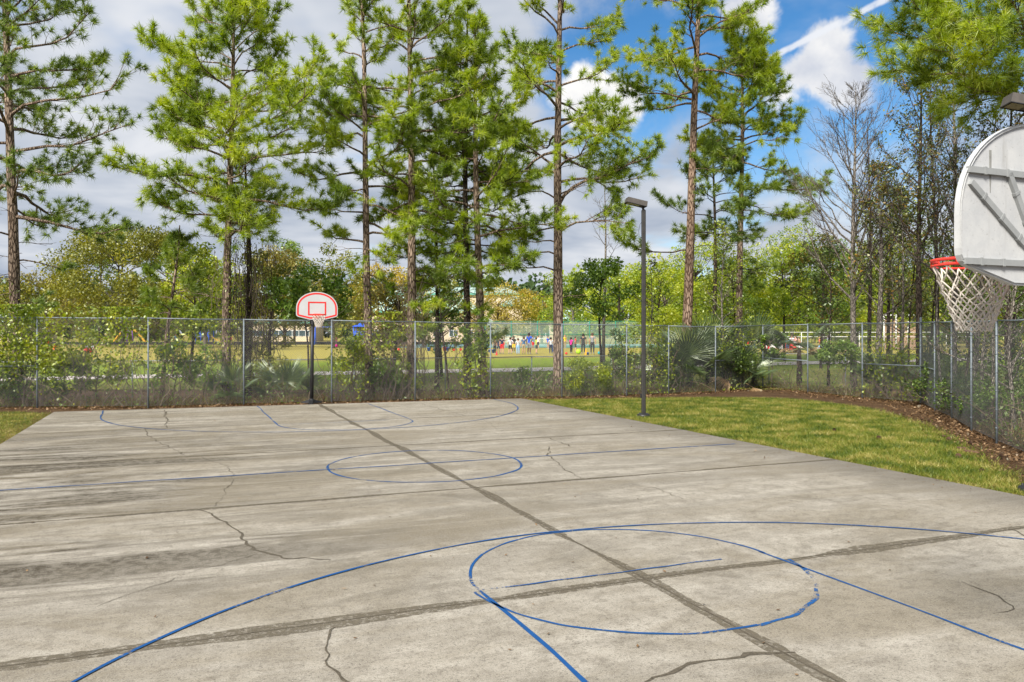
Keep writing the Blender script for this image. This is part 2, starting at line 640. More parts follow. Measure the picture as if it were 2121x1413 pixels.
m, t, o = newmat('soil')
p = wpos(t)
n1 = NOISE(t, p, 1.3, 6, .7)
n2 = NOISE(t, p, 26, 5, .75)
col = RAMP(t, n1, [(.3, (.055, .034, .02)), (.55, (.115, .07, .038)), (.75, (.18, .12, .065))])
col = MIX(t, SSTEP(t, n2, .35, .65, .75, 0), col, (.06, .035, .02))
pbsdf(t, o, col, .95, 0, n2, .8, .03, .1)

m, t, o = newmat('turf')
p = wpos(t)
n1 = NOISE(t, p, .5, 6, .7)
n2 = NOISE(t, p, 22, 5, .75)
n3 = NOISE(t, p, 3.5, 5, .7)
v = MATH(t, 'ADD', MATH(t, 'MULTIPLY', n1, .5), MATH(t, 'MULTIPLY', n3, .5))
col = RAMP(t, v, [(.35, (.06, .06, .015)), (.5, (.14, .12, .03)), (.66, (.24, .18, .065))])
col = MIX(t, SSTEP(t, n2, .35, .6, .6, 0), col, (.06, .06, .015))
pbsdf(t, o, col, .95, 0, n2, .8, .03, .1)

m, t, o = newmat('field')
p = wpos(t)
n1 = NOISE(t, mapped(t, p, -.2, (.05, .16, 1)), 1.0, 6, .65)
n2 = NOISE(t, p, 5, 5, .75)
sp = N(t, 'ShaderNodeSeparateXYZ')
t.links.new(p, sp.inputs[0])
gy = MATH(t, 'ADD', sp.outputs[1], MATH(t, 'MULTIPLY', MATH(t, 'SUBTRACT', n1, .5), 14))
gy = MATH(t, 'SUBTRACT', gy, MATH(t, 'MULTIPLY', sp.outputs[0], .22))
green = RAMP(t, n2, [(.3, (.12, .19, .02)), (.7, (.24, .30, .03))])
straw = RAMP(t, n2, [(.3, (.25, .22, .05)), (.7, (.37, .31, .085))])
col = MIX(t, SSTEP(t, gy, 52, 58), green, straw)
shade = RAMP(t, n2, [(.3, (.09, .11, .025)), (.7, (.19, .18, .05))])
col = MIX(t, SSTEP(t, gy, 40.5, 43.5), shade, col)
pbsdf(t, o, col, .95, 0, n2, .5, .05, .1)

plain('mulch', (.20, .15, .11), .95, 0, .35, 3)
plain('path', (.50, .45, .41), .9, 0, .18, 4)
plain('steel', (.15, .175, .195), .55, .1, .3, 9, .1, .5)
plain('steel_old', (.22, .25, .27), .6, .4, .3, 9, .1, .4)
plain('wire', (.12, .125, .125), .7, .0, .25, 30)
plain('wire_dark', (.10, .11, .11), .6, .3, .25, 30)
plain('black_metal', (.018, .018, .02), .45, .0, .4, 12, .1, .4)
plain('bronze_metal', (.042, .04, .038), .5, .2, .2, 9, .08, .4)
plain('lamp_metal', (.085, .075, .066), .6, .2, .2, 9, .08, .4)
plain('lens', (.22, .19, .11), .25, 0, .3, 25, .2, .6)
plain('board_white', (.46, .47, .47), .5, 0, .05, 3)
plain('red_paint', (.62, .035, .03), .5, 0, .1, 6)
plain('rim_red', (.72, .05, .035), .45, 0, .12, 14, .1)
plain('net_cord', (.60, .55, .48), .9, 0, .16, 40)
plain('white_metal', (.68, .68, .66), .5, 0, .1, 4)
plain('green_metal', (.03, .22, .15), .5, 0, .15, 4)
plain('roof_green', (.36, .48, .42), .45, 0, .08, .5)
plain('roof_trim', (.10, .30, .22), .5, 0, .1, 1)
plain('wall_cream', (.55, .46, .32), .85, 0, .08, .6)
plain('window_glass', (.05, .08, .09), .15, 0, .3, .6, 0, .6)
plain('play_yellow', (.55, .30, .02), .45, 0, .08, 3)
plain('play_blue', (.02, .10, .60), .45, 0, .08, 3)
plain('play_purple', (.16, .04, .30), .45, 0, .08, 3)
plain('play_red', (.62, .02, .03), .5, 0, .1, 3)
plain('play_lime', (.38, .62, .02), .5, 0, .1, 3)
plain('play_teal', (.02, .30, .36), .5, 0, .1, 3)
plain('cloth_white', (.72, .70, .68), .8, 0, .08, 5)
plain('brown_board', (.33, .22, .14), .85, 0, .2, 2)
plain('court_blue', (.16, .30, .30), .85, 0, .1, 1)
plain('cone_brown', (.09, .05, .03), .9, 0, .4, 12, .3)
plain('bark_chip', (.13, .07, .045), .9, 0, .4, 12, .3)
plain('skin_light', (.52, .30, .21), .6, 0, .06, 5)
plain('skin_tan', (.33, .19, .12), .6, 0, .06, 5)
plain('skin_brown', (.12, .065, .04), .6, 0, .06, 5)
for nm, c in dict(hair_dark=(.02, .014, .01), hair_brown=(.08, .045, .025), hair_blond=(.32, .2, .09), navy=(.015, .02, .06), charcoal=(.035, .037, .042), grey=(.22, .23, .25),
                  pale_grey=(.5, .52, .56), denim=(.05, .11, .24), sky_blue=(.25, .42, .65), royal=(.01, .07, .50), lime=(.38, .62, .03), magenta=(.72, .02, .32),
                  red=(.60, .012, .02), yellow=(.75, .52, .03), khaki=(.35, .26, .15), orange=(.8, .16, .02), teal=(.02, .25, .30), lavender=(.5, .48, .7), pink=(.75, .38, .38),
                  black=(.015, .015, .017), white=(.75, .75, .74), brown=(.10, .07, .05), shoe=(.3, .3, .3)).items():
    plain('cl_' + nm, c, .85, 0, .08, 6)

# grey weathered moulded backboard, dirty drip streaks
m, t, o = newmat('board_back')
p = N(t, 'ShaderNodeTexCoord').outputs['Object']
n1 = NOISE(t, mapped(t, p, 0, (9, 9, 1.2)), 1.0, 6, .65)
n2 = NOISE(t, p, 7, 5, .7)
n3 = NOISE(t, p, 60, 4, .7)
col = RAMP(t, n2, [(.3, (.40, .41, .42)), (.7, (.50, .505, .50))])
col = MIX(t, SSTEP(t, n1, .56, .72, 0, .5), col, (.26, .25, .23))
col = MIX(t, SSTEP(t, n3, .26, .40, .6, 0), col, (.17, .16, .145))
pbsdf(t, o, col, .6, 0, n3, .15, .003, .3)
plain('drip_stain', (.22, .22, .205), .8, 0, .2, 20)
plain('board_rib', (.27, .28, .28), .6, 0, .12, 9)

# see-through windscreen netting of the far tennis courts
m, t, o = newmat('windscreen')
n1 = NOISE(t, wpos(t), .6, 4, .6)
b = N(t, 'ShaderNodeBsdfDiffuse')
t.links.new(RAMP(t, n1, [(.3, (.22, .36, .29)), (.7, (.42, .55, .48))]), b.inputs[0])
tr = N(t, 'ShaderNodeBsdfTransparent')
mx = N(t, 'ShaderNodeMixShader')
mx.inputs[0].default_value = .17
t.links.new(tr.outputs[0], mx.inputs[1])
t.links.new(b.outputs[0], mx.inputs[2])
t.links.new(mx.outputs[0], o.inputs[0])

# parachute cloth: red and white gores
m, t, o = newmat('parachute_cloth')
p = N(t, 'ShaderNodeTexCoord').outputs['Object']
s3 = N(t, 'ShaderNodeSeparateXYZ')
t.links.new(p, s3.inputs[0])
an = MATH(t, 'ARCTAN2', s3.outputs[1], s3.outputs[0])
st = MATH(t, 'GREATER_THAN', MATH(t, 'SINE', MATH(t, 'ADD', MATH(t, 'MULTIPLY', an, 4), MATH(t, 'MULTIPLY', s3.outputs[2], 2.0))), .05)
pbsdf(t, o, MIX(t, st, (.7, .68, .66), (.68, .01, .03)), .7)


# ------------------------------------------------------------------ ground
def sheet(name, xs, ys, zoff, mat, keep=None):
    X, Y = np.meshgrid(xs, ys)
    Z = gz(Y) + zoff
    V = np.stack([X, Y, Z], -1).reshape(-1, 3)
    nx, ny = len(xs), len(ys)
    i = np.arange(ny - 1)[:, None] * nx + np.arange(nx - 1)[None]
    F = np.stack([i, i + 1, i + nx + 1, i + nx], -1).reshape(-1, 4)
    b = MB()
    b.add(V, F)
    return tag(b.build(name, mat), kind='structure')


ys = np.concatenate([np.linspace(-60, 28, 12), np.linspace(30, 62, 33), np.array([70, 90, 120, 200, 400, 900, 2500])])
xs = np.concatenate([[-2500, -600, -200], np.linspace(-100, 100, 21), [200, 600, 2500]])
sheet('ground', xs, ys, -.035, 'soil')
ysf = np.concatenate([np.linspace(34.5, 62, 30), np.array([70, 90, 120, 200, 400, 900, 2400])])
sheet('field', xs, ysf, 0.0, 'field')


def poly_sheet(name, pts, z, mat):
    b = MB()
    p = np.array([(x, y, z) for x, y in pts])
    b.add(p, [list(range(len(p)))])
    return tag(b.build(name, mat), kind='structure')


LAWN_R = [tuple(gp(*q)) for q in ((1100, 828), (1180, 827), (1300, 825), (1420, 823), (1540, 822), (1640, 826), (1700, 832), (1800, 846), (1880, 870), (1950, 900), (1990, 927), (2035, 957), (2090, 986), (2121, 1012))]
LAWN_R += [(8.9, 10.8), (9.2, 6), (9.5, 0), tuple(ct(7.4, -15)[:2]), tuple(ct(7.5, -2)[:2]), tuple(ct(7.55, 13.1)[:2])]
LAWN_L = [tuple(ct(-7.8, 13.6)[:2]), tuple(ct(-7.8, 4)[:2]), tuple(ct(-7.8, -14)[:2]), (-30, -4), (-34, 24.2), (-20, 24.9), (-15.6, 25.2)]
poly_sheet('lawn_right', LAWN_R, -.05, 'turf')
poly_sheet('lawn_left', LAWN_L, -.05, 'turf')
# asphalt-grey footpath across the field
pa = [(-60, 30.2), (-20, 40.7), (1, 45.0), (17.6, 49.6), (60, 61)]
b = MB()
V = []
for i, (x, y) in enumerate(pa):
    for x2 in np.linspace(x, pa[min(i + 1, len(pa) - 1)][0], 7)[:-1] if i < len(pa) - 1 else [x]:
        f = 0 if i == len(pa) - 1 else (x2 - x) / (pa[i + 1][0] - x)
        yc = y + (0 if i == len(pa) - 1 else f * (pa[i + 1][1] - y))
        V += [[x2, yc - 1.1, gz(yc - 1.1) + .03], [x2, yc + 1.1, gz(yc + 1.1) + .03]]
k = len(V) // 2
b.add(V, [[2 * i, 2 * i + 2, 2 * i + 3, 2 * i + 1] for i in range(k - 1)])
tag(b.build('footpath', 'path'), kind='structure')

# ------------------------------------------------------------------ the court
court = empty('basketball_court', ct(0, 0), TH)
court['kind'] = 'structure'
AE = (-7.9, .12, 7.55)
BE = (-15.2, -12.6, -7.48, -2.42, 2.72, 8.0)


def far_edge(a):
    return 14.02 + (a + 8) * (13.2 - 14.02) / 15.6


for i in range(2):
    for j in range(6):
        g = .005
        a1, a2 = AE[i] + g, AE[i + 1] - g
        b1 = BE[j] + g
        q = [(a1, b1), (a2, b1)]
        if j < 5:
            q += [(a2, BE[j + 1] - g), (a1, BE[j + 1] - g)]
        else:
            q += [(a2, far_edge(a2)), (a1, far_edge(a1))]
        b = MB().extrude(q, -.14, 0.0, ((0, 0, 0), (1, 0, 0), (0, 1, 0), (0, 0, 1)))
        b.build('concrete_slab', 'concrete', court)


def c2(p):
    d = np.asarray(p)[:2] - OC
    return np.array([d @ EA, d @ EB])


def strip(b, P, w, z, m=0, jag=0.0):
    """flat ribbon along polyline P (court coordinates) of width w (scalar or per point)"""
    P = np.asarray(P, float)
    T = nrm(np.gradient(P, axis=0))
    Nn = np.stack([-T[:, 1], T[:, 0]], -1)
    w = np.broadcast_to(np.asarray(w, float), (len(P),)) / 2
    j1 = 1 + jag * rng.standard_normal(len(P))
    j2 = 1 + jag * rng.standard_normal(len(P))
    A = P + Nn * (w * j1)[:, None]
    B = P - Nn * (w * j2)[:, None]
    V = np.empty((len(P) * 2, 3))
    V[0::2, :2] = A
    V[1::2, :2] = B
    V[:, 2] = z
    i = np.arange(len(P) - 1) * 2
    b.add(V, np.stack([i + 1, i + 3, i + 2, i], -1), m)


def smooth_noise(n, k, amp):
    x = rng.standard_normal(n + 2 * k)
    w = np.hanning(2 * k + 1)
    y = np.convolve(x, w / w.sum(), 'valid')[:n]
    return amp * y / (y.std() + 1e-6)


def joint(P0, P1, w, zz):
    n = max(40, int(np.linalg.norm(np.array(P1) - P0) / .05))
    s = np.linspace(0, 1, n)[:, None]
    P = np.array(P0) * (1 - s) + np.array(P1) * s
    ww = np.clip(w * (1 + smooth_noise(n, 14, .28) + .06 * rng.standard_normal(n)), .02, 1)
    b = MB()
    T = np.array(P1) - P0
    T = T / np.linalg.norm(T)
    off = smooth_noise(n, 20, w * .1)[:, None] * np.array([-T[1], T[0]])
    strip(b, P + off, ww, zz)
    b.build('joint_sealant', 'sealant', court)
    b = MB()
    strip(b, P + smooth_noise(n, 9, .006)[:, None] * np.array([-T[1], T[0]]), .017, zz + .0016)
    b.build('joint_line', 'crack_fill', court)


for bb, w1 in zip(BE[1:], (.16, .19, .10, .08, .06)):
    joint((-7.88, bb), (7.52, bb), w1, .0015)
joint((.12, -15), (.12, 13.5), .15, .0025)
for q in ([(340, 850), (342, 862), (350, 872), (342, 880), (347, 886)], [(300, 888), (305, 898), (325, 915), (385, 943)],
          [(415, 947), (470, 965), (485, 985), (460, 1030), (440, 1050)], [(420, 1055), (475, 1085), (510, 1120), (535, 1143), (600, 1158), (690, 1160)],
          [(535, 1147), (460, 1170), (390, 1187), (300, 1222), (220, 1255)], [(1135, 925), (1140, 945), (1165, 970), (1205, 993)], [(1140, 908), (1180, 925)],
          [(690, 1300), (680, 1350), (715, 1395), (730, 1413)], [(1640, 1350), (1500, 1365), (1400, 1390), (1330, 1413)], [(2000, 1207), (2060, 1235), (2100, 1258), (2060, 1275)],
          [(2085, 1095), (2121, 1110), (2160, 1112)], [(870, 836), (965, 862)], [(1245, 993), (1350, 1010), (1420, 1035)], [(1000, 868), (1040, 895)], [(1090, 1100), (1230, 1195), (1215, 1190)][:0]):
    if not q:
        continue
    P = np.array([c2(gp(*k)) for k in q])
    seg = np.linalg.norm(np.diff(P, axis=0), axis=1)
    s = np.concatenate([[0], np.cumsum(seg)])
    n = max(12, int(s[-1] / .06))
    ss = np.linspace(0, s[-1], n)
    Q = np.stack([np.interp(ss, s, P[:, 0]), np.interp(ss, s, P[:, 1])], -1)
    wide = .33 * {420: .06, 1640: .10, 690: .035, 1135: .06, 340: .09, 300: .05, 2000: .035, 870: .04, 1245: .02, 2085: .03, 535: .016, 415: .03, 1000: .02, 1140: .05}[q[0][0]]
    Q += np.stack([smooth_noise(n, 3, .022), smooth_noise(n, 3, .022)], -1) + rng.standard_normal(Q.shape) * wide * .12
    b = MB()
    strip(b, Q, wide * np.clip(1 + smooth_noise(n, 4, .35), .3, 2), .0048, 0, .25)
    b.build('crack', 'crack_fill', court)
# damp stain fans at crack ends are left to the concrete


def arc(c, r, t0, t1, n=90):
    t = np.linspace(R(t0), R(t1), n)
    return np.stack([c[0] + r * np.cos(t), c[1] + r * np.sin(t)], -1)


def line(p, q, n=40):
    s = np.linspace(0, 1, n)[:, None]
    return np.array(p) * (1 - s) + np.array(q) * s


LW, ZP = .042, .0055
KB = -7.18


def mark(name, P, mat='paint_blue', w=LW, z=ZP):
    b = MB()
    n = len(P)
    P = P + np.stack([smooth_noise(n, 6, .008), smooth_noise(n, 6, .008)], -1)
    strip(b, P, w * (1 + smooth_noise(n, 3, .12)), z)
    b.build(name, mat, court)


mark('centre_circle', arc((0.03, .02), 1.78, 0, 360, 140))
mark('halfway_line', line((-7.6, .17), (7.1, .08), 120), 'paint_blue', .042, ZP + .0015)
# far end
mark('lane_line', line((-1.9, 13.6), (-1.85, 7.7)), 'paint_blue', .034)
mark('lane_line', line((1.75, 13.2), (1.78, 7.9)), 'paint_blue', .034)
mark('free_throw_arc', arc((-.04, 7.7), 1.82, 180, 360), 'paint_blue', .034)
mark('free_throw_line', line((-1.8, 7.62), (1.7, 7.75)), 'paint_worn', .03, ZP + .003)


def three(b0, sgn, w, a0=0.0, rx=6.45, hb=6.1):
    t = np.linspace(0, np.pi, 150)
    rr = rx
    x = a0 - rr * np.cos(t)
    y = b0 - sgn * hb * np.sin(t)
    P = np.stack([x, y], -1)
    return P


P = three(12.1, 1, LW, .0, 6.42, 6.35)
P = np.vstack([line((-6.5, 13.75), (-6.43, 12.15), 12), P, line((6.42, 12.15), (6.42, 13.2), 12)])
mark('three_point_line', P, 'paint_blue', .036, ZP + .0045)
# near end
mark('lane_line', line((-1.52, -7.2), (-1.51, -14.6), 60), 'paint_blue', .044)
mark('lane_line', line((1.84, -7.1), (1.96, -14.6), 60), 'paint_blue', .03)
mark('free_throw_arc', arc((.16, KB), 1.69, 0, 180), 'paint_blue', .032)
mark('free_throw_circle_half', arc((.16, KB), 1.75, 182, 275, 60), 'paint_blue', .032)
mark('free_throw_circle_half', arc((.16, KB), 1.77, 276, 350, 50), 'paint_worn', .04)
mark('free_throw_line', line((-1.5, -7.19), (1.25, -7.21), 60), 'paint_blue', .022, ZP + .003)
P = three(-11.65, -1, LW, .15, 6.2, 6.2)
P = np.vstack([line((-6.05, -14.6), (-6.05, -11.7), 12), P, line((6.35, -11.7), (6.35, -14.6), 12)])
mark('three_point_line', P, 'paint_blue', .035, ZP + .0045)


# ------------------------------------------------------------------ chain-link fences
def wires(b, p0, p1, z00, z01, z10, z11, pitch, r, m=0):
    """diagonal wires of one bay; p0,p1 ground points; z00,z01 bottom; z10,z11 top at each end"""
    p0, p1 = np.array(p0), np.array(p1)
    L = np.linalg.norm(p1 - p0)
    zb, zt = max(z00, z01), min(z10, z11)
    H = zt - zb
    nrmv = np.array([-(p1 - p0)[1], (p1 - p0)[0], 0]) / L
    c = np.arange(-H + pitch / 2, L, pitch)
    for sgn in (1, -1):
        x0 = np.clip(c, 0, L)
        x1 = np.clip(c + H, 0, L)
        za = x0 - c
        zc = x1 - c
        ok = (x1 - x0) > .03
        x0, x1, za, zc = x0[ok], x1[ok], za[ok], zc[ok]
        if sgn < 0:
            za, zc = H - za, H - zc
        f0, f1 = (x0 / L)[:, None], (x1 / L)[:, None]
        A = np.hstack([p0 * (1 - f0) + p1 * f0, (zb + za)[:, None]])
        B = np.hstack([p0 * (1 - f1) + p1 * f1, (zb + zc)[:, None]])
        A += nrmv * sgn * r * .8
        B += nrmv * sgn * r * .8
        T = nrm(B - A)
        S = np.cross(T, nrmv)
        k = 3
        V = []
        for e in (A, B):
            for q in range(k):
                an = 2 * np.pi * q / k
                V.append(e + r * (np.cos(an) * S + np.sin(an) * nrmv))
        V = np.stack(V, 1)
        n = len(A)
        i = np.arange(n)[:, None] * 6
        F = np.concatenate([i + np.array([[q, (q + 1) % 3, 3 + (q + 1) % 3, 3 + q]]) for q in range(3)])
        b.add(V.reshape(-1, 3), F, m)


def fence(name, label, pts, tops, pitch, rw, rp, mats, midrails=(), midh=1.05, terminal=(), collars=(), group=None):
    """pts ground points, tops rail height at each post"""
    root = empty(name, (pts[0][0], pts[0][1], float(gz(pts[0][1]))), 0, label, 'fence', group)
    off = np.array(root.location)
    n = len(pts)
    Z0 = [float(gz(p[1])) for p in pts]
    for i, (p, zt) in enumerate(zip(pts, tops)):
        tall = i in terminal
        b = MB()
        z1 = zt + (.14 if tall else -.01)
        rr = rp * (1.35 if tall else 1)
        q = np.array([p[0], p[1], 0]) - off
        b.tube([q + [0, 0, Z0[i] - .25], q + [0, 0, z1]], rr, 10)
        b.lathe([(0.001, z1 + .05), (rr * .7, z1 + .035), (rr * 1.15, z1), (rr * 1.15, z1 - .05)], 10, 0, q)
        if i in collars:
            for k in np.arange(.3, zt - .1, .42):
                b.lathe([(rr * 1.02, k - .012), (rr * 1.3, k - .01), (rr * 1.3, k + .01), (rr * 1.02, k + .012)], 10, 0, q)
        b.build('fence_post', mats[0], root)
    for i in range(n - 1):
        A = np.array([pts[i][0], pts[i][1], tops[i]]) - off
        B = np.array([pts[i + 1][0], pts[i + 1][1], tops[i + 1]]) - off
        d = nrm(B - A)
        b = MB().tube([A - d * .02, (A + B) / 2 + [0, 0, -.012], B + d * .02], rp * .75, 8)
        b.build('top_rail', mats[0], root)
        b = MB()
        wires(b, np.array(pts[i]) - off[:2], np.array(pts[i + 1]) - off[:2], Z0[i] + .05 - off[2], Z0[i + 1] + .05 - off[2], tops[i] - .03 - off[2], tops[i + 1] - .03 - off[2], pitch, rw)
        for zc in (.06, .5):
            P0 = np.array([A[0], A[1], Z0[i] - off[2] + (zc if zc < .1 else (tops[i] - Z0[i]) - .06)])
            P1 = np.array([B[0], B[1], Z0[i + 1] - off[2] + (zc if zc < .1 else (tops[i + 1] - Z0[i + 1]) - .06)])
            b.tube([P0, P1], rw * 1.2, 3, cap=False)
        b.build('wire_mesh', mats[1], root)
        if i in midrails:
            h0, h1 = (midh if np.isscalar(midh) else midh[i]), (midh if np.isscalar(midh) else midh[i + 1])
            P0 = np.array([A[0], A[1], Z0[i] + h0 - off[2]])
            P1 = np.array([B[0], B[1], Z0[i + 1] + h1 - off[2]])
            MB().tube([P0, P1], rp * .7, 8).build('mid_rail', mats[0], root)
    return root


FP = [(-22.2, 25.2), (-19.1, 25.75)] + [tuple(gp(*q)) for q in ((77, 842), (307, 842), (505, 836), (687, 832), (860, 827), (1016, 823.5), (1164, 821), (1298, 818), (1385, 815), (1482, 811), (1580, 803), (1673, 811.6), (1786, 823), (1907, 833),
                                                                     (1936, 849), (1971, 864), (2012, 889), (2064.5, 914))] + [(10.3, 15.6), (9.8, 13.0), (9.7, 10), (9.6, 7), (9.5, 4)]
FT = [3.0, 2.98, 2.97, 2.95, 2.92, 2.9, 2.87, 2.83, 2.79, 2.77, 2.74, 2.72, 2.79, 2.81, 2.82, 2.83, 2.80, 2.78, 2.75, 2.73, 2.72, 2.72, 2.72, 2.72, 2.72]
fence('chain_link_fence', 'tall galvanised chain-link fence running behind the court and round the lawn', FP, FT, .082, .0024, .027, ('steel', 'wire'),
      midrails=(1, 11, 12, 14, 15), midh=[1.38] * 3 + [1.31] * 22, terminal=(15,), collars=tuple(range(15, 25)))
BF = [(-29, 26.6), (-24, 27.6), (-19.2, 28.7), (-14.3, 30.0), (-10.3, 31.1), (-6.4, 32.3), (-2.8, 33.4), (0.85, 34.4), (4.4, 35.2), (8.2, 36.2), (12, 37.2), (15.4, 36.8), (19, 36.5), (23, 36.2)]
fence('low_fence', 'low dark chain-link fence between the pines and the footpath', BF, [float(gz(p[1])) + 1.43 for p in BF], .10, .0025, .026, ('steel_old', 'wire_dark'))

# ------------------------------------------------------------------ basketball hoops
def fan(w, hgt, n=28, side=.36):
    """fan-shaped board outline, origin at bottom centre; flat bottom wings rising to the sides"""
    hw = w / 2
    pts = [(-hw * .36, 0), (hw * .36, 0), (hw - .09, .085), (hw - .05, .098), (hw - .022, .118), (hw - .005, .148), (hw, .185), (hw, side)]
    for t in np.linspace(0, np.pi, n)[1:-1]:
        pts.append((hw * math.cos(t), side + (hgt - side) * math.sin(t) ** .92))
    pts += [(-hw, side), (-hw, .185), (-hw + .005, .148), (-hw + .022, .118), (-hw + .05, .098), (-hw + .09, .085)]
    return np.array(pts)


def inset(p, d):
    n = len(p)
    out = []
    for i in range(n):
        e1 = nrm((p[i] - p[i - 1])[None])[0]
        e2 = nrm((p[(i + 1) % n] - p[i])[None])[0]
        n1 = np.array([-e1[1], e1[0]])
        n2 = np.array([-e2[1], e2[0]])
        bis = nrm((n1 + n2)[None])[0]
        out.append(p[i] + bis * d / max(.45, bis @ n1))
    return np.array(out)


def band(b, po, pi, z0, z1, frame, m=0):
    o, ax, ay, an = [np.array(q, float) for q in frame]
    n = len(po)
    f = lambda p, z: o + p[:, :1] * ax + p[:, 1:] * ay + z * an
    V = np.vstack([f(po, z1), f(pi, z1), f(po, z0), f(pi, z0)])
    i = np.arange(n)
    j = (i + 1) % n
    b.add(V, np.vstack([np.stack([i, j, j + n, i + n], -1), np.stack([i + 2 * n, j + 2 * n, j, i], -1), np.stack([i + n, j + n, j + 3 * n, i + 3 * n], -1)]), m)


def make_net(b, c, r0, r1, length, nloop, rows, cord, sag=0.0, seed=0):
    rg = np.random.default_rng(seed)
    rad = [r0 * (1 - q) + r1 * q for q in np.linspace(0, 1, rows + 1) ** .75]
    zs = -length * np.linspace(0, 1, rows + 1) ** .72
    K = {}
    for i in range(rows + 1):
        for j in range(nloop):
            a = 2 * np.pi * (j + .5 * (i % 2)) / nloop + rg.normal(0, .03 if i else 0)
            rr = rad[i] * (1 + rg.normal(0, .03 if i else 0))
            K[i, j] = np.array([c[0] + rr * math.cos(a), c[1] + rr * math.sin(a), c[2] + zs[i] + rg.normal(0, .006 if i else 0)])
    for i in range(rows):
        for j in range(nloop):
            p = K[i, j]
            if i % 2 == 0:
                q = (K[i + 1, j], K[i + 1, (j - 1) % nloop])
            else:
                q = (K[i + 1, j], K[i + 1, (j + 1) % nloop])
            for e in q:
                mid = (p + e) / 2
                mid = mid + (np.array([c[0], c[1], mid[2]]) - mid) * .05 + [0, 0, -.006]
                b.tube([p, mid, e], cord, 6, cap=True)
    for i in range(1, rows + 1):
        for j in range(nloop):
            k = K[i, j]
            b.lathe([(0.0005, -cord * 1.7), (cord * 1.5, -cord * .9), (cord * 1.5, cord * .9), (.0005, cord * 1.7)], 6, 0, k)
    for j in range(nloop):
        p, q = K[rows, j], K[rows, (j + 1) % nloop]
        b.tube([p, (p + q) / 2 + [0, 0, -.03], q], cord * 1.05, 6)


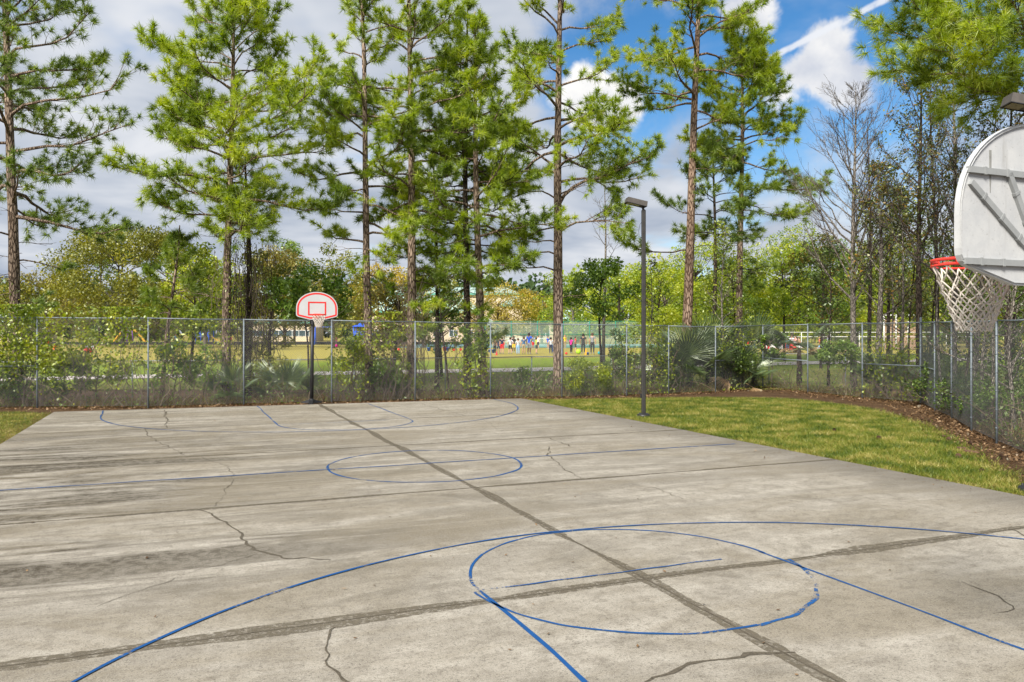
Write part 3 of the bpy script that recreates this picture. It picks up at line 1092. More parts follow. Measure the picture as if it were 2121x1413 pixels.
def hoop(name, label, a, bpole, bboard, facing, zrim, zb, pole_mat, back=False):
    """facing +1: the board faces +b, -1: faces -b"""
    root = empty(name, ct(a, bpole), TH, label, 'basketball hoop')
    ob = (bboard - bpole)                     # board plane in local y
    fr = ((0, ob, zb), (1, 0, 0), (0, 0, 1), (0, facing, 0))
    W_, H_ = (1.31, .90) if back else (1.37, .93)
    o1 = fan(W_, H_)
    b = MB()
    tb = .011 if back else .022
    b.extrude(o1, -tb, tb, fr)
    if back:
        band(b, o1, inset(o1, .014), -.022, -.0105, fr)
    bd = b.build('backboard', 'board_back' if back else 'board_white', root)
    if not back:
        b = MB()
        band(b, inset(o1, .03), inset(o1, .085), .02, .025, fr)
        b.build('border_stripe', 'red_paint', bd)
        q = np.array([(-.30, .14), (.30, .14), (.30, .60), (-.30, .60)])
        b = MB()
        band(b, q, inset(q, .05), .02, .0256, fr)
        b.build('target_square', 'red_paint', bd)
    else:
        # moulded ribs on the back of the board
        def rib(p, q, w=.033, d=.02):
            p, q = np.array(p), np.array(q)
            t_ = (q - p) / np.linalg.norm(q - p)
            n_ = np.array([-t_[1], t_[0]])
            b = MB()
            b.extrude([p - n_ * w / 2, q - n_ * w / 2, q + n_ * w / 2, p + n_ * w / 2], -.011 - d, -.0095, fr)
            for s_ in np.arange(.12, np.linalg.norm(q - p), .17):
                k = p + t_ * s_
                b.extrude([k - n_ * w * .62 - t_ * .008, k - n_ * w * .62 + t_ * .008, k + n_ * w * .62 + t_ * .008, k + n_ * w * .62 - t_ * .008], -.014 - d, -.0103, fr)
            b.build('stiffening_rib', 'board_rib', bd)
        for P_, Q_ in RIBS:
            rib(P_, Q_)
        for (x, z0, z1, w) in STAINS:
            b = MB()
            pts = [(x - w, z1), (x + w, z1), (x + w * .9, z1 - (z1 - z0) * .5), (x + w * .2, z0), (x - w * .3, z0), (x - w * .8, z1 - (z1 - z0) * .55)]
            b.extrude(pts[::-1], -.0125, -.0098, fr)
            b.build('drip_stain', 'drip_stain', bd)
    # rim
    rc = np.array([0, ob + facing * (.022 + .15 + .2285), zrim])
    t_ = np.linspace(0, 2 * np.pi, 37)
    b = MB()
    ring = np.stack([rc[0] + .2285 * np.cos(t_), rc[1] + .2285 * np.sin(t_), np.full(37, zrim)], -1)
    b.tube(ring, .0095, 8, cap=False)
    b.tube(ring - [0, 0, .032], .007, 8, cap=False)
    for j in range(12):
        an = 2 * np.pi * (j + .5) / 12
        k = rc + [.2285 * math.cos(an), .2285 * math.sin(an), 0]
        b.tube([k, k - [0, 0, .032]], .005, 5)
    b.bbox((0, ob + facing * .03, zrim - .055), (.24, .016, .17), .004)
    b.bbox((0, ob + facing * .11, zrim - .006), (.20, .16, .012), .004)
    for s in (-1, 1):
        b.tube([[s * .10, ob + facing * .03, zrim - .12], [s * .12, ob + facing * .18, zrim - .02]], .009, 6)
    rim = b.build('rim', 'rim_red', root)
    b = MB()
    make_net(b, rc - [0, 0, .035], .225, .098, .365, 12, 7, (.005 if back else .007), seed=5)
    b.build('net', 'net_cord', root)
    # pole and support arms
    b = MB()
    b.tube([[0, 0, -.1], [.015, -facing * -.0, zb * .5], [.03, 0, zb + .1]], [.062, .062, .058], 14)
    b.build('pole', pole_mat, root)
    for s in (-1, 1):
        for z1, z2 in ((zb - .12, zb + .12), (zb + .06, zb + .62)):
            b = MB()
            sw_ = .03 if back else .16
            b.tube([[s * .06, 0, z1], [s * sw_, ob - facing * .05, z2]], .018, 8)
            b.bbox((s * sw_, ob - facing * .036, z2), (.05, .02, .09), .004)
            b.build('support_arm', pole_mat, root)
    b = MB()
    for ang in (20, 140, 260) if not back else (0, 120, 240):
        d = np.array([math.cos(R(ang)), math.sin(R(ang)), 0])
        n_ = np.array([-d[1], d[0], 0])
        V = []
        for rr, w, h in ((.03, .10, .13), (.16, .09, .10), (.32, .07, .05), (.40, .06, .012)):
            c = d * rr
            V += [c - n_ * w, c + n_ * w, c + n_ * w * .7 + [0, 0, h], c - n_ * w * .7 + [0, 0, h]]
        F = []
        for i in range(3):
            for q in range(4):
                F.append([i * 4 + q, i * 4 + (q + 1) % 4, i * 4 + 4 + (q + 1) % 4, i * 4 + 4 + q])
        F += [[3, 2, 1, 0], [12, 13, 14, 15]]
        b.add(V, F)
    b.lathe([(.10, 0), (.10, .10), (.066, .16), (.06, .16)], 14)
    b.build('base_foot', pole_mat, root)
    return root


RIBS, STAINS = [], []
hoop('basketball_hoop', 'black pole basketball hoop with red-edged white fan backboard at the far end', -.03, 14.14, 12.9, -1, 3.07, 2.90, 'black_metal')


def on_board(u, v, a, bb, zb):
    d = np.array([(u - U0) / FPX, 1.0, (V0 - v) / FPX])
    nb = np.array([EB[0], EB[1], 0])
    p0 = ct(a, bb)
    t_ = (p0 @ nb) / (d @ nb)
    p = d * t_ + [0, 0, CAM_H]
    return ((p[:2] - p0[:2]) @ EA, p[2] - zb)


NB_A, NB_B, NB_Z = .28, -11.33, 2.71
f_ = lambda u, v: on_board(u, v, NB_A, NB_B, NB_Z)
rl, rm = f_(1998, 352), f_(2082, 353)
RIBS = [((rl[0], rl[1]), (-rl[0], rl[1])), ((f_(1990, 541)[0], f_(1990, 541)[1]), (-f_(1990, 541)[0], f_(1990, 541)[1]))]
dg = f_(2003, 378)
dg2 = f_(2118, 512)
RIBS += [(dg, dg2), ((-dg[0], dg[1]), (-dg2[0], dg2[1]))]
dh = f_(2121, 470)
RIBS += [((rm[0], rm[1] - .02), dh), ((-rm[0], rm[1] - .02), (-dh[0], dh[1]))]
sx_, sz_ = f_(2047, 312)
STAINS = [(sx_, f_(2047, 400)[1], sz_, .009), (.25, .55, .72, .008)]
hoop('basketball_hoop', 'near basketball hoop seen from behind, ribbed grey backboard, red rim, cream net', NB_A, -12.75, NB_B, 1, 2.89, NB_Z, 'black_metal', True)


# ------------------------------------------------------------------ lamp posts
def lamp(label, x, y, zh, hl, rz):
    root = empty('lamp_post', (x, y, -.03), rz, label, 'lamp post', 'lamp posts beside the court')
    b = MB()
    b.bbox((0, 0, zh / 2 - .05), (.115, .115, zh - .02), .02)
    b.build('pole', 'bronze_metal', root)
    b = MB()
    b.lathe([(.001, .10), (.10, .10), (.19, .07), (.20, .0), (.19, -.02)], 20)
    for q in range(4):
        an = R(45 + 90 * q)
        b.lathe([(.001, .115), (.018, .115), (.018, .085)], 6, 0, (.13 * math.cos(an), .13 * math.sin(an), 0))
    b.build('base_flange', 'black_metal', root)
    b = MB()
    b.bbox((-.075, 0, .62), (.04, .07, .13), .005)
    b.build('junction_box', 'black_metal', root)
    rot = Matrix.Rotation(R(12), 4, 'Y')
    hd = empty_mesh_head(root, zh, hl, rot)
    b = MB()
    b.tube([[0, 0, zh - .08], [-.04, 0, zh + .06]], .035, 10)
    b.build('tenon', 'bronze_metal', root)
    P = [[-.06, 0, zh - .9], [-.13, 0, zh - .86], [-.15, 0, zh - .70], [-.11, 0, zh - .5], [-.05, 0, zh - .42]]
    MB().tube(P, .006, 5).build('cable_loop', 'black_metal', root)
    return root


def empty_mesh_head(root, zh, hl, rot):
    L_, D_, H_ = hl, .34, .15
    top = np.array([(-L_ + .0, -D_ / 2), (.06, -D_ / 2), (.06, D_ / 2), (-L_, D_ / 2)])
    lo = top * 1.0
    V = [[x, y, 0] for x, y in lo] + [[x * .96 - .005, y * .9, H_] for x, y in top]
    V = np.array(V)
    Rm = np.array(rot.to_3x3())
    V2 = V @ Rm.T + [0, 0, zh + .03]
    b = MB().add(V2, [[4, 5, 6, 7], [0, 1, 5, 4], [1, 2, 6, 5], [2, 3, 7, 6], [3, 0, 4, 7], [3, 2, 1, 0]])
    hd = b.build('lamp_head', 'lamp_metal', root)
    b = MB()
    q = np.array([[-L_ + .03, -D_ / 2 + .03, -.006], [-.14, -D_ / 2 + .03, -.006], [-.14, D_ / 2 - .03, -.006], [-L_ + .03, D_ / 2 - .03, -.006]])
    q2 = q + [0, 0, .004]
    V = np.vstack([q, q2]) @ Rm.T + [0, 0, zh + .03]
    b.add(V, [[3, 2, 1, 0], [4, 5, 6, 7], [0, 1, 5, 4], [1, 2, 6, 5], [2, 3, 7, 6], [3, 0, 4, 7]])
    b.build('lens', 'lens', hd)
    b = MB()
    po = np.array([(-L_, -D_ / 2), (.06, -D_ / 2), (.06, D_ / 2), (-L_, D_ / 2)])
    fr = (Rm @ np.array([0, 0, -.012]) + [0, 0, zh + .03], Rm @ np.array([1, 0, 0]), Rm @ np.array([0, 1, 0]), Rm @ np.array([0, 0, 1]))
    band(b, po * 1.01, inset(po, .03), 0, .014, fr)
    b.build('lens_frame', 'black_metal', hd)
    return hd


x, y = gp(1333, 861)
lamp('dark square lamp post standing whole on the lawn edge beside the court', x, y, 6.2, .56, R(8))
lamp('nearer lamp post at the right edge, only its head and foot showing', 8.12, 12.44, 5.95, .40, R(-6))


# ------------------------------------------------------------------ plants: generators
def rot_about(v, ax, ang):
    ax = ax / (np.linalg.norm(ax) + 1e-9)
    return v * math.cos(ang) + np.cross(ax, v) * math.sin(ang) + ax * (ax @ v) * (1 - math.cos(ang))


def tufts(b, P, Dr, K, L, w, m=0, spread=.75):
    P, Dr = np.asarray(P), nrm(np.asarray(Dr))
    n = len(P)
    if n == 0:
        return
    d = nrm(Dr[:, None] * .75 + rng.standard_normal((n, K, 3)) * spread)
    o = P[:, None] + Dr[:, None] * (rng.random((n, K, 1)) - .35) * .16
    ln = L * rng.uniform(.65, 1.1, (n, K, 1)) * rng.uniform(.8, 1.2, (n, 1, 1))
    s = nrm(np.cross(d, rng.standard_normal((n, K, 3)))) * w * .5
    tip = o + d * ln
    tip[..., 2] -= ln[..., 0] * .12
    V = np.stack([o - s, o + s, tip], 2).reshape(-1, 3)
    i = np.arange(n * K)[:, None] * 3
    b.add(V, i + np.array([[0, 1, 2]]), m)


def leaves(b, C, l, w, m=0, up=.7, D=None, fold=0.0):
    C = np.asarray(C, float)
    n = len(C)
    if n == 0:
        return
    nn = rng.standard_normal((n, 3))
    nn[:, 2] += up
    nn = nrm(nn)
    d = rng.standard_normal((n, 3)) if D is None else D + .5 * rng.standard_normal((n, 3))
    d = nrm(d - (d * nn).sum(1, keepdims=True) * nn)
    s = np.cross(nn, d)
    ll = l * rng.uniform(.6, 1.25, (n, 1)) / 2
    ww = w * rng.uniform(.6, 1.25, (n, 1)) / 2
    V = np.stack([C - d * ll, C + s * ww - d * ll * .1, C + d * ll, C - s * ww - d * ll * .1], 1).reshape(-1, 3)
    i = np.arange(n)[:, None] * 4
    b.add(V, i + np.array([[0, 1, 2, 3]]), m)


def trunk_path(H, lean, wig, n, rg):
    t_ = np.linspace(0, 1, n)
    a, c = rg.uniform(0, 6.28, 2)
    x = lean[0] * t_ + wig * (np.sin(t_ * 5 + a) - math.sin(a)) * t_
    y = lean[1] * t_ + wig * (np.sin(t_ * 4.2 + c) - math.sin(c)) * t_
    return np.stack([x, y, t_ * H], -1)


def limb(b, p, az, el, L, r, rg, droop=18, upturn=30, n=7, k=5, m=0):
    """one side limb; returns points and directions along it"""
    pts, dirs = [np.array(p)], []
    a, e_ = az, el
    for i in range(n - 1):
        f = i / (n - 2)
        e2 = el - droop * math.sin(min(1, f * 1.6) * math.pi / 2) + (upturn * max(0, f - .45) / .55)
        a += rg.normal(0, .16)
        d = np.array([math.cos(a) * math.cos(R(e2)), math.sin(a) * math.cos(R(e2)), math.sin(R(e2))])
        d = nrm((d + rg.normal(0, .09, 3))[None])[0]
        dirs.append(d)
        pts.append(pts[-1] + d * L / (n - 1))
    dirs.append(dirs[-1])
    pts = np.array(pts)
    b.tube(pts, np.linspace(r, max(.006, r * .22), n), k, m, cap=False)
    return pts, np.array(dirs)


def pine(label, u, Y, H, r0, c0, Lmax, nl, seed, lean=(0, 0), barkm='bark_pine', needle='needles', dens=1.0, K=52, L=.31, w=.0245, low=0, special=(), prof_p=.75, azs=None, group='pines along the fence', vine=None, name='pine_tree', dead=6, X=None, wig=.10, lowrange=None):
    rg = np.random.default_rng(seed)
    bs = base(u, Y)
    if X is not None:
        bs[0] = X
    root = empty(name, bs, 0, label, 'tree', group)
    T = trunk_path(H, lean, wig, 22, rg)
    tt = np.linspace(0, 1, 22)
    rad = r0 * (1 - tt) ** .75 * .93 + .02 + r0 * .35 * np.exp(-tt * H / .35)
    b = MB()
    T2 = T.copy()
    T2[0, 2] = -.25
    b.tube(T2, rad, 12, 0, wob=.05)
    tr = b.build('trunk', barkm, root)
    bb, bc = MB(), MB()
    bb.tube(T, rad * .3, 5, 0, cap=False)      # unseen core tube added inside the trunk to join the limbs
    P, Dd = [], []
    nl = int(nl * 1.3)
    Lmax = Lmax * 1.12

    def tp(z):
        return np.array([np.interp(z, T[:, 2], T[:, 0]), np.interp(z, T[:, 2], T[:, 1]), z]), np.interp(z, T[:, 2], rad)

    def clothe(pts, dirs, LL, r, density=1.0, s0=.3):
        nb = max(3, int(LL * 4.8 * density))
        for q in range(nb):
            s = s0 + (1 - s0) * (q + rg.random()) / nb
            x = s * (len(pts) - 1)
            i = min(int(x), len(pts) - 2)
            p = pts[i] * (1 - (x - i)) + pts[i + 1] * (x - i)
            d0 = dirs[i]
            ax = nrm((np.array([0, 0, 1.0]) + rg.normal(0, .5, 3))[None])[0]
            d = rot_about(d0, ax, rg.choice((-1, 1)) * R(rg.uniform(25, 75)))
            d = nrm((d + [0, 0, rg.uniform(-.05, .45)])[None])[0]
            bl = LL * rg.uniform(.14, .34) * (1.15 - s * .55) + .15
            e1 = p + d * bl * .55
            d2 = nrm((d + rg.normal(0, .25, 3) + [0, 0, .25])[None])[0]
            e2 = e1 + d2 * bl * .45
            bb.tube([p, e1, e2], [max(.006, r * .28), .007, .004], 4, 0, cap=False)
            P.append(e2)
            Dd.append(d2)
            if rg.random() < .8 * density:
                P.append(e1)
                Dd.append(d + [0, 0, .4])
            if bl > .45:
                d3 = rot_about(d, np.array([0, 0, 1.0]), R(rg.uniform(-55, 55)))
                e3 = e1 + d3 * bl * .5
                bb.tube([e1, e3], [.006, .004], 3, 0, cap=False)
                P.append(e3)
                Dd.append(d3 + [0, 0, .3])
        P.append(pts[-1])
        Dd.append(dirs[-1])

    for i in range(nl):
        t_ = ((i + rg.random()) / nl) ** .95
        z = c0 + (H - .4 - c0) * t_
        p, r_ = tp(z)
        az = (i * 2.39996 + rg.normal(0, .5)) if azs is None else azs(i, rg)
        el = 2 + 52 * t_ + rg.normal(0, 9)
        pr = (1 - t_) ** prof_p * (.62 + .38 * min(1, t_ * 4)) + .10
        LL = Lmax * pr * rg.uniform(.6, 1.12)
        rl = min(r_ * .5, .012 + LL * .016)
        pts, dirs = limb(bb, p, az, el, LL, rl, rg)
        clothe(pts, dirs, LL, rl, dens * rg.uniform(.7, 1.2))
    for i in range(low):
        z = rg.uniform(*(lowrange or (c0 * .45, c0)))
        p, r_ = tp(z)
        LL = Lmax * rg.uniform(.35, .75)
        pts, dirs = limb(bb, p, rg.uniform(0, 6.28), rg.uniform(-8, 18), LL, .02 + LL * .008, rg, 22, 26)
        clothe(pts, dirs, LL, .025, dens * .5, .5)
    for (z, az, el, LL, rr, dn, dr_, upt) in special:
        p, r_ = tp(z)
        pts, dirs = limb(bb, p, R(az), el, LL, rr, rg, dr_, upt, 9, 7)
        clothe(pts, dirs, LL, rr * .6, dn, .45)
        for q in range(3):
            i = rg.integers(3, 7)
            p2, d2 = limb(bb, pts[i], R(az) + rg.uniform(-.9, .9), el * .3 + rg.uniform(-5, 25), LL * .45, rr * .5, rg, 10, 25)
            clothe(p2, d2, LL * .45, rr * .4, dn, .3)
    for i in range(dead):                     # dead stubs and bare twigs under the crown
        z = rg.uniform(c0 * .35, c0 * 1.15)
        p, r_ = tp(z)
        LL = rg.uniform(.4, 1.9)
        a = rg.uniform(0, 6.28)
        pts, dirs = limb(bb, p, a, rg.uniform(-15, 25), LL, .016, rg, 20, 10, 6, 4)
        for q in range(3):
            limb(bb, pts[rg.integers(2, 5)], a + rg.uniform(-1, 1), rg.uniform(-20, 20), LL * .4, .007, rg, 10, 10, 4, 3)
    bb.build('branches', barkm, root)
    tufts(bc, P, Dd, K, L, w)
    bc.build('crown', needle, root)
    if vine:
        vine_on(root, T, rad, rg, **vine)
    return root


def vine_on(root, T, rad, rg, z0=.2, z1=5, n=1500, spread=.5, leaf='leaf_yellowgreen', l=.10, twigs=60, hang=1.2, twigm='twig'):
    bl, bt = MB(), MB()
    C = []
    for q in range(twigs):
        z = rg.uniform(z0 + .3, z1)
        x, y = np.interp(z, T[:, 2], T[:, 0]), np.interp(z, T[:, 2], T[:, 1])
        a = rg.uniform(0, 6.28)
        rr = rg.uniform(.1, spread)
        p = np.array([x + rr * math.cos(a), y + rr * math.sin(a), z])
        ln = min(z - .05, rg.uniform(.4, 1.3) * hang)
        pts = [p]
        for k in range(5):
            pts.append(pts[-1] + np.array([rg.normal(0, .09), rg.normal(0, .09), -ln / 5]))
        bt.tube(pts, .008 * rg.uniform(.5, 1.6), 4, cap=False)
        C += [pts[k] + rg.normal(0, .06, 3) for k in rg.integers(0, 6, max(1, int(n / twigs * .6)))]
    m_ = int(n * .4)
    z = rg.uniform(z0, z1, m_)
    a = rg.uniform(0, 6.28, m_)
    rr = np.interp(z, T[:, 2], rad) + np.abs(rg.normal(0, spread * .45, m_)) * rg.random(m_)
    x = np.interp(z, T[:, 2], T[:, 0]) + rr * np.cos(a)
    y = np.interp(z, T[:, 2], T[:, 1]) + rr * np.sin(a)
    C = np.vstack([np.array(C), np.stack([x, y, z], -1)])
    leaves(bl, C, l, l * .6, up=.4)
    bt.build('vine_stems', twigm, root)
    bl.build('vine_leaves', leaf, root)


def branch_tree(name, label, u, Y, H, r0, seed, first=.3, nb=26, Lmax=3.0, el=(35, 65), sub=(6, 4), nleaf=0, leaf='leaf_mixed', l=.11, barkm='bark_grey', lean=(0, 0), group='slender trees at the right', X=None, fork=False, leafz=(0, 99), wig=.12, curl=.16, lspread=.10):
    """slender broad-leaved tree with real twigs; leaves sit on the twig ends"""
    rg = np.random.default_rng(seed)
    bs = base(u, Y)
    if X is not None:
        bs[0] = X
    root = empty(name, bs, 0, label, 'tree', group)
    T = trunk_path(H, lean, wig, 18, rg)
    tt = np.linspace(0, 1, 18)
    rad = r0 * (1 - tt) ** .8 + .008 + r0 * .3 * np.exp(-tt * H / .25)
    b = MB()
    T2 = T.copy()
    T2[0, 2] = -.2
    b.tube(T2, rad, 10, 0, wob=.04)
    b.build('trunk', barkm, root)
    bb = MB()
    C = []
    for i in range(nb):
        t_ = first + (1 - first) * ((i + rg.random()) / nb)
        z = H * min(t_, .985)
        p = np.array([np.interp(z, T[:, 2], T[:, 0]), np.interp(z, T[:, 2], T[:, 1]), z])
        r_ = np.interp(z, T[:, 2], rad)
        az = i * 2.39996 + rg.normal(0, .5)
        LL = Lmax * ((1 - t_) / (1 - first)) ** .6 * rg.uniform(.55, 1.1) + .35
        e0 = rg.uniform(*el)
        pts, dirs = limb(bb, p, az, e0, LL, min(r_ * .55, .008 + .011 * LL), rg, -6, 14, 7, 5)
        for q in range(sub[0]):
            s = rg.uniform(.25, .97) * 6
            k = min(int(s), 5)
            p1 = pts[k] * (1 - (s - k)) + pts[k + 1] * (s - k)
            d = dirs[k]
            a1 = math.atan2(d[1], d[0]) + rg.choice((-1, 1)) * rg.uniform(.35, .95)
            l1 = LL * rg.uniform(.22, .42)
            q1, q1d = limb(bb, p1, a1, e0 * rg.uniform(.5, 1.1), l1, max(.005, .006 * LL * .6), rg, -5, 15, 5, 4)
            for w_ in range(sub[1]):
                k2 = rg.integers(1, 5)
                a2 = a1 + rg.uniform(-1, 1)
                l2 = l1 * rg.uniform(.3, .6)
                q2, _ = limb(bb, q1[k2], a2, rg.uniform(10, 70), l2, .0045, rg, 0, 10, 4, 3)
                C.append(q2[-1])
                C.append(q2[1])
            C.append(q1[-1])
        C.append(pts[-1])
    bb.build('branches', barkm if barkm != 'bark_dark' else 'twig_dark', root)
    if nleaf:
        C = np.array(C)
        C = C[(C[:, 2] > leafz[0]) & (C[:, 2] < leafz[1])]
        I = rg.integers(0, len(C), nleaf)
        Q = C[I] + rg.normal(0, lspread, (nleaf, 3))
        b = MB()
        leaves(b, Q, l, l * .5, up=.5)
        b.build('crown', leaf, root)
    return root


def clump_tree(name, label, u, Y, H, rx, rz, n, l, leaf, seed, zc=None, nc=26, barkm='bark_dark', r0=.22, group='trees beyond the field', cr=.34, X=None, flat=1.0, stems=1, needle=False, hollow=.55):
    """tree with a full crown of leaf clumps on limbs"""
    rg = np.random.default_rng(seed)
    bs = base(u, Y)
    if X is not None:
        bs[0] = X
    root = empty(name, bs, 0, label, 'tree' if 'shrub' not in name and 'bush' not in name else 'shrub', group)
    zc = H - rz * .95 if zc is None else zc
    bt, bl = MB(), MB()
    T = trunk_path(zc + rz * .45, (rg.normal(0, .2), rg.normal(0, .2)), .12, 10, rg)
    T[0, 2] = -.2
    if r0 > 0:
        bt.tube(T, np.linspace(r0, r0 * .35, 10), 8, wob=.04)
    C, RR = [], []
    while len(C) < nc:
        v = rg.normal(0, 1, 3)
        v /= np.linalg.norm(v)
        v *= rg.uniform(hollow, 1.0) ** .6
        if v[2] < -.75:
            continue
        f = 1 + .18 * math.sin(3 * math.atan2(v[1], v[0]) + seed)
        c = np.array([v[0] * rx * f, v[1] * rx * f, zc + v[2] * rz * (1 + .12 * rg.standard_normal())])
        C.append(c)
        RR.append(rx * cr * rg.uniform(.55, 1.25))
    C, RR = np.array(C), np.array(RR)
    for c in C:
        z = np.clip(c[2] - np.hypot(c[0], c[1]) * .6, zc * .25, zc + rz * .3)
        p = np.array([np.interp(z, T[:, 2], T[:, 0]), np.interp(z, T[:, 2], T[:, 1]), z])
        mid = (p + c) / 2 + rg.normal(0, .12, 3) * rx * .3
        rr = max(.012, r0 * .28)
        bt.tube([p, mid, c], [rr, rr * .6, rr * .2], 5, cap=False)
        for q in range(3):
            e = c + rg.normal(0, 1, 3) * rx * cr * .5
            bt.tube([(mid + c) / 2, e], [rr * .3, rr * .12], 3, cap=False)
    bt.build('trunk', barkm, root)
    k = np.repeat(np.arange(nc), np.maximum(1, (n * RR ** 2 / (RR ** 2).sum()).astype(int)))
    d = nrm(rg.normal(0, 1, (len(k), 3)))
    P = C[k] + d * (RR[k] * rg.uniform(.25, 1.05, len(k)) ** .5)[:, None] * np.array([1, 1, .72 * flat])
    P[:, 2] = np.maximum(P[:, 2], .03)
    if needle:
        tufts(bl, P, d + [0, 0, .5], 14, l * 1.3, l * .12)
    else:
        leaves(bl, P, l, l * .62, up=.8)
    bl.build('crown', leaf, root)
    return root


# ------------------------------------------------------------------ the row of pines
pine('tall pine at the left edge of the picture, bare lower trunk, drooping boughs', 36, 29.5, 20.5, .21, 6.6, 4.7, 38, 11, lean=(-.45, 0), low=3, dens=.9, dead=16, needle='needles_dark',
     vine=dict(z0=.3, z1=4.4, n=700, spread=.9, twigs=45, leaf='leaf_yellowgreen', hang=1.0))
pine('broad bushy pine left of the far hoop, needles low on its trunk', 468, 29.6, 15.9, .17, 6.0, 4.1, 46, 23, lean=(.1, 0), dens=1.1, barkm='bark_pine',
     vine=dict(z0=.2, z1=6.0, n=900, spread=.6, twigs=60, hang=1.6), prof_p=.6)
pine('short vine-smothered pine trunk beside the bushy pine', 512, 30.6, 9.2, .15, 6.8, 2.0, 9, 31, barkm='bark_dark', dens=.8, needle='needles_dark',
     vine=dict(z0=.3, z1=6.4, n=2200, spread=1.1, twigs=230, hang=2.4, leaf='leaf_olive', twigm='twig_dark'))
pine('slim leaning pine just right of the far hoop', 766, 30.8, 18.5, .155, 5.6, 3.1, 34, 47, lean=(-.55, 0), low=3, dens=.95, vine=dict(z0=.3, z1=5.0, n=350, spread=.35, twigs=30))
pine('straight pine with pale trunk and a tangle of dead vines in its crown', 853, 31.3, 20.0, .19, 7.2, 3.5, 36, 53, lean=(-.1, 0), low=3, dens=1.0,
     vine=dict(z0=.6, z1=5.0, n=260, spread=.6, twigs=110, hang=2.2))
pine('dark-trunked pine of the close pair, left one', 968, 32.4, 16.2, .15, 4.6, 2.9, 36, 61, barkm='bark_dark', low=3, dens=1.0, needle='needles')
pine('grey-trunked pine of the close pair, right one', 1000, 31.7, 15.2, .17, 4.9, 3.2, 32, 67, lean=(-.35, 0), low=4, dens=1.0)
pine('tall open pine with a thick crooked limb reaching right', 1157, 33.0, 20.5, .23, 8.6, 4.0, 32, 73, low=5, dens=.95, lowrange=(4.4, 8.2), dead=9,
     special=((7.7, 8, 52, 4.2, .085, 1.0, 40, 30), (6.6, -4, 28, 3.6, .05, .6, 34, 0), (5.0, 176, 20, 2.6, .04, .7, 25, 20), (9.2, 165, 40, 3.2, .06, .9, 10, 20)))
pine('tallest straight pine with a long bare reddish trunk', 1418, 36.2, 23, .24, 12.3, 4.1, 26, 83, lean=(1.0, 0), barkm='bark_red', low=0, dens=1.05, dead=8, prof_p=.5,
     special=((13.0, 185, 15, 3.4, .05, .9, 10, 30), (11.6, 10, 25, 2.2, .05, .8, 10, 40), (6.2, 176, -8, 3.4, .04, .5, -10, 20)))
pine('round-topped pine right of the tallest one', 1531, 38.0, 16.6, .18, 10.4, 2.7, 34, 97, dens=1.15, low=2, lowrange=(8.3, 9.6), dead=16, prof_p=.4, special=((9.2, 5, 8, 4.0, .045, .8, 16, 20), (8.2, 10, -5, 3.0, .035, .5, 8, 20)))
pine('thin dark pine between the two tall ones', 1478, 37.2, 11.4, .11, 6.8, 3.0, 18, 101, barkm='bark_dark', needle='needles_dark', dens=.9, low=4, lowrange=(4.8, 7), dead=10)
pine('pine at the right edge whose boughs hang into the top corner', 2250, 20.5, 15.5, .2, 8.9, 4.6, 22, 113, X=15.4, needle='needles', dens=1.2, K=56, w=.017, dead=4, special=((10.2, 178, 8, 5.2, .05, 1.3, 10, 22), (9.2, 190, 2, 4.8, .05, 1.2, 8, 20), (11.8, 183, 18, 5.0, .05, 1.3, 12, 20), (8.6, 170, 0, 4.0, .04, 1.2, 5, 20)))
pine('slight young pine with few boughs behind the pair', 905, 34.8, 11.0, .09, 5.0, 2.6, 20, 127, barkm='bark_dark', needle='needles_dark', dens=.7)
pine('thin pine sapling close to the left edge pine', 335, 30.3, 6.6, .07, 2.8, 1.6, 14, 131, needle='needles_dark', dens=.9, lean=(.5, 0))
branch_tree('bare_tree', 'small bare snag behind the open pine, pale thin trunk', 1250, 46, 11.3, .10, 5, .45, 14, 1.8, (20, 60), (4, 2), barkm='bark_grey', group='slender trees at the right')

# ------------------------------------------------------------------ slender trees at the right
branch_tree('bare_tree', 'leafless grey tree with a fine broom of upswept twigs', 1768, 34.0, 12.9, .13, 211, .28, 44, 4.4, (36, 64), (9, 5), barkm='bark_grey')
branch_tree('bare_tree', 'leafless tree right behind the broom-twigged one, darker', 1800, 37.5, 12.6, .10, 217, .40, 24, 2.6, (40, 70), (6, 4), barkm='bark_dark')
branch_tree('leafy_tree', 'thick pale trunk with sparse olive leaves behind the mid rail', 1818, 32.4, 9.2, .14, 223, .32, 22, 2.3, (20, 60), (6, 3), nleaf=2400, l=.15, barkm='bark_grey')
branch_tree('leafy_tree', 'dark-trunked tree at the fence corner with olive and orange leaves', 1904, 30.6, 13.0, .13, 227, .38, 32, 2.8, (35, 68), (6, 4), nleaf=2600, l=.14, barkm='bark_dark')
branch_tree('leafy_tree', 'thin sapling with orange-tinged leaves left of the fence corner', 1868, 31.0, 8.2, .055, 229, .30, 18, 1.6, (25, 60), (5, 3), nleaf=1000, l=.13)
branch_tree('leafy_tree', 'tall thin tree with sparse leaves right of the fence corner', 1940, 29.6, 12.0, .085, 233, .35, 28, 2.4, (35, 68), (6, 4), nleaf=1900, l=.13, barkm='bark_dark')
branch_tree('leafy_tree', 'tall twiggy tree behind the red rim', 1975, 27.5, 12.4, .10, 239, .3, 30, 2.9, (38, 68), (6, 4), nleaf=1600, l=.12)
branch_tree('leafy_tree', 'leaning trunk behind the basketball net', 2010, 24.8, 9.6, .085, 241, .35, 24, 2.4, (25, 65), (6, 3), nleaf=1500, l=.12, lean=(.9, 0))
branch_tree('leafy_tree', 'dark-leaved tree behind the near backboard', 2090, 24.0, 10.8, .10, 251, .3, 26, 2.6, (30, 65), (6, 3), nleaf=1800, l=.12, barkm='bark_dark')
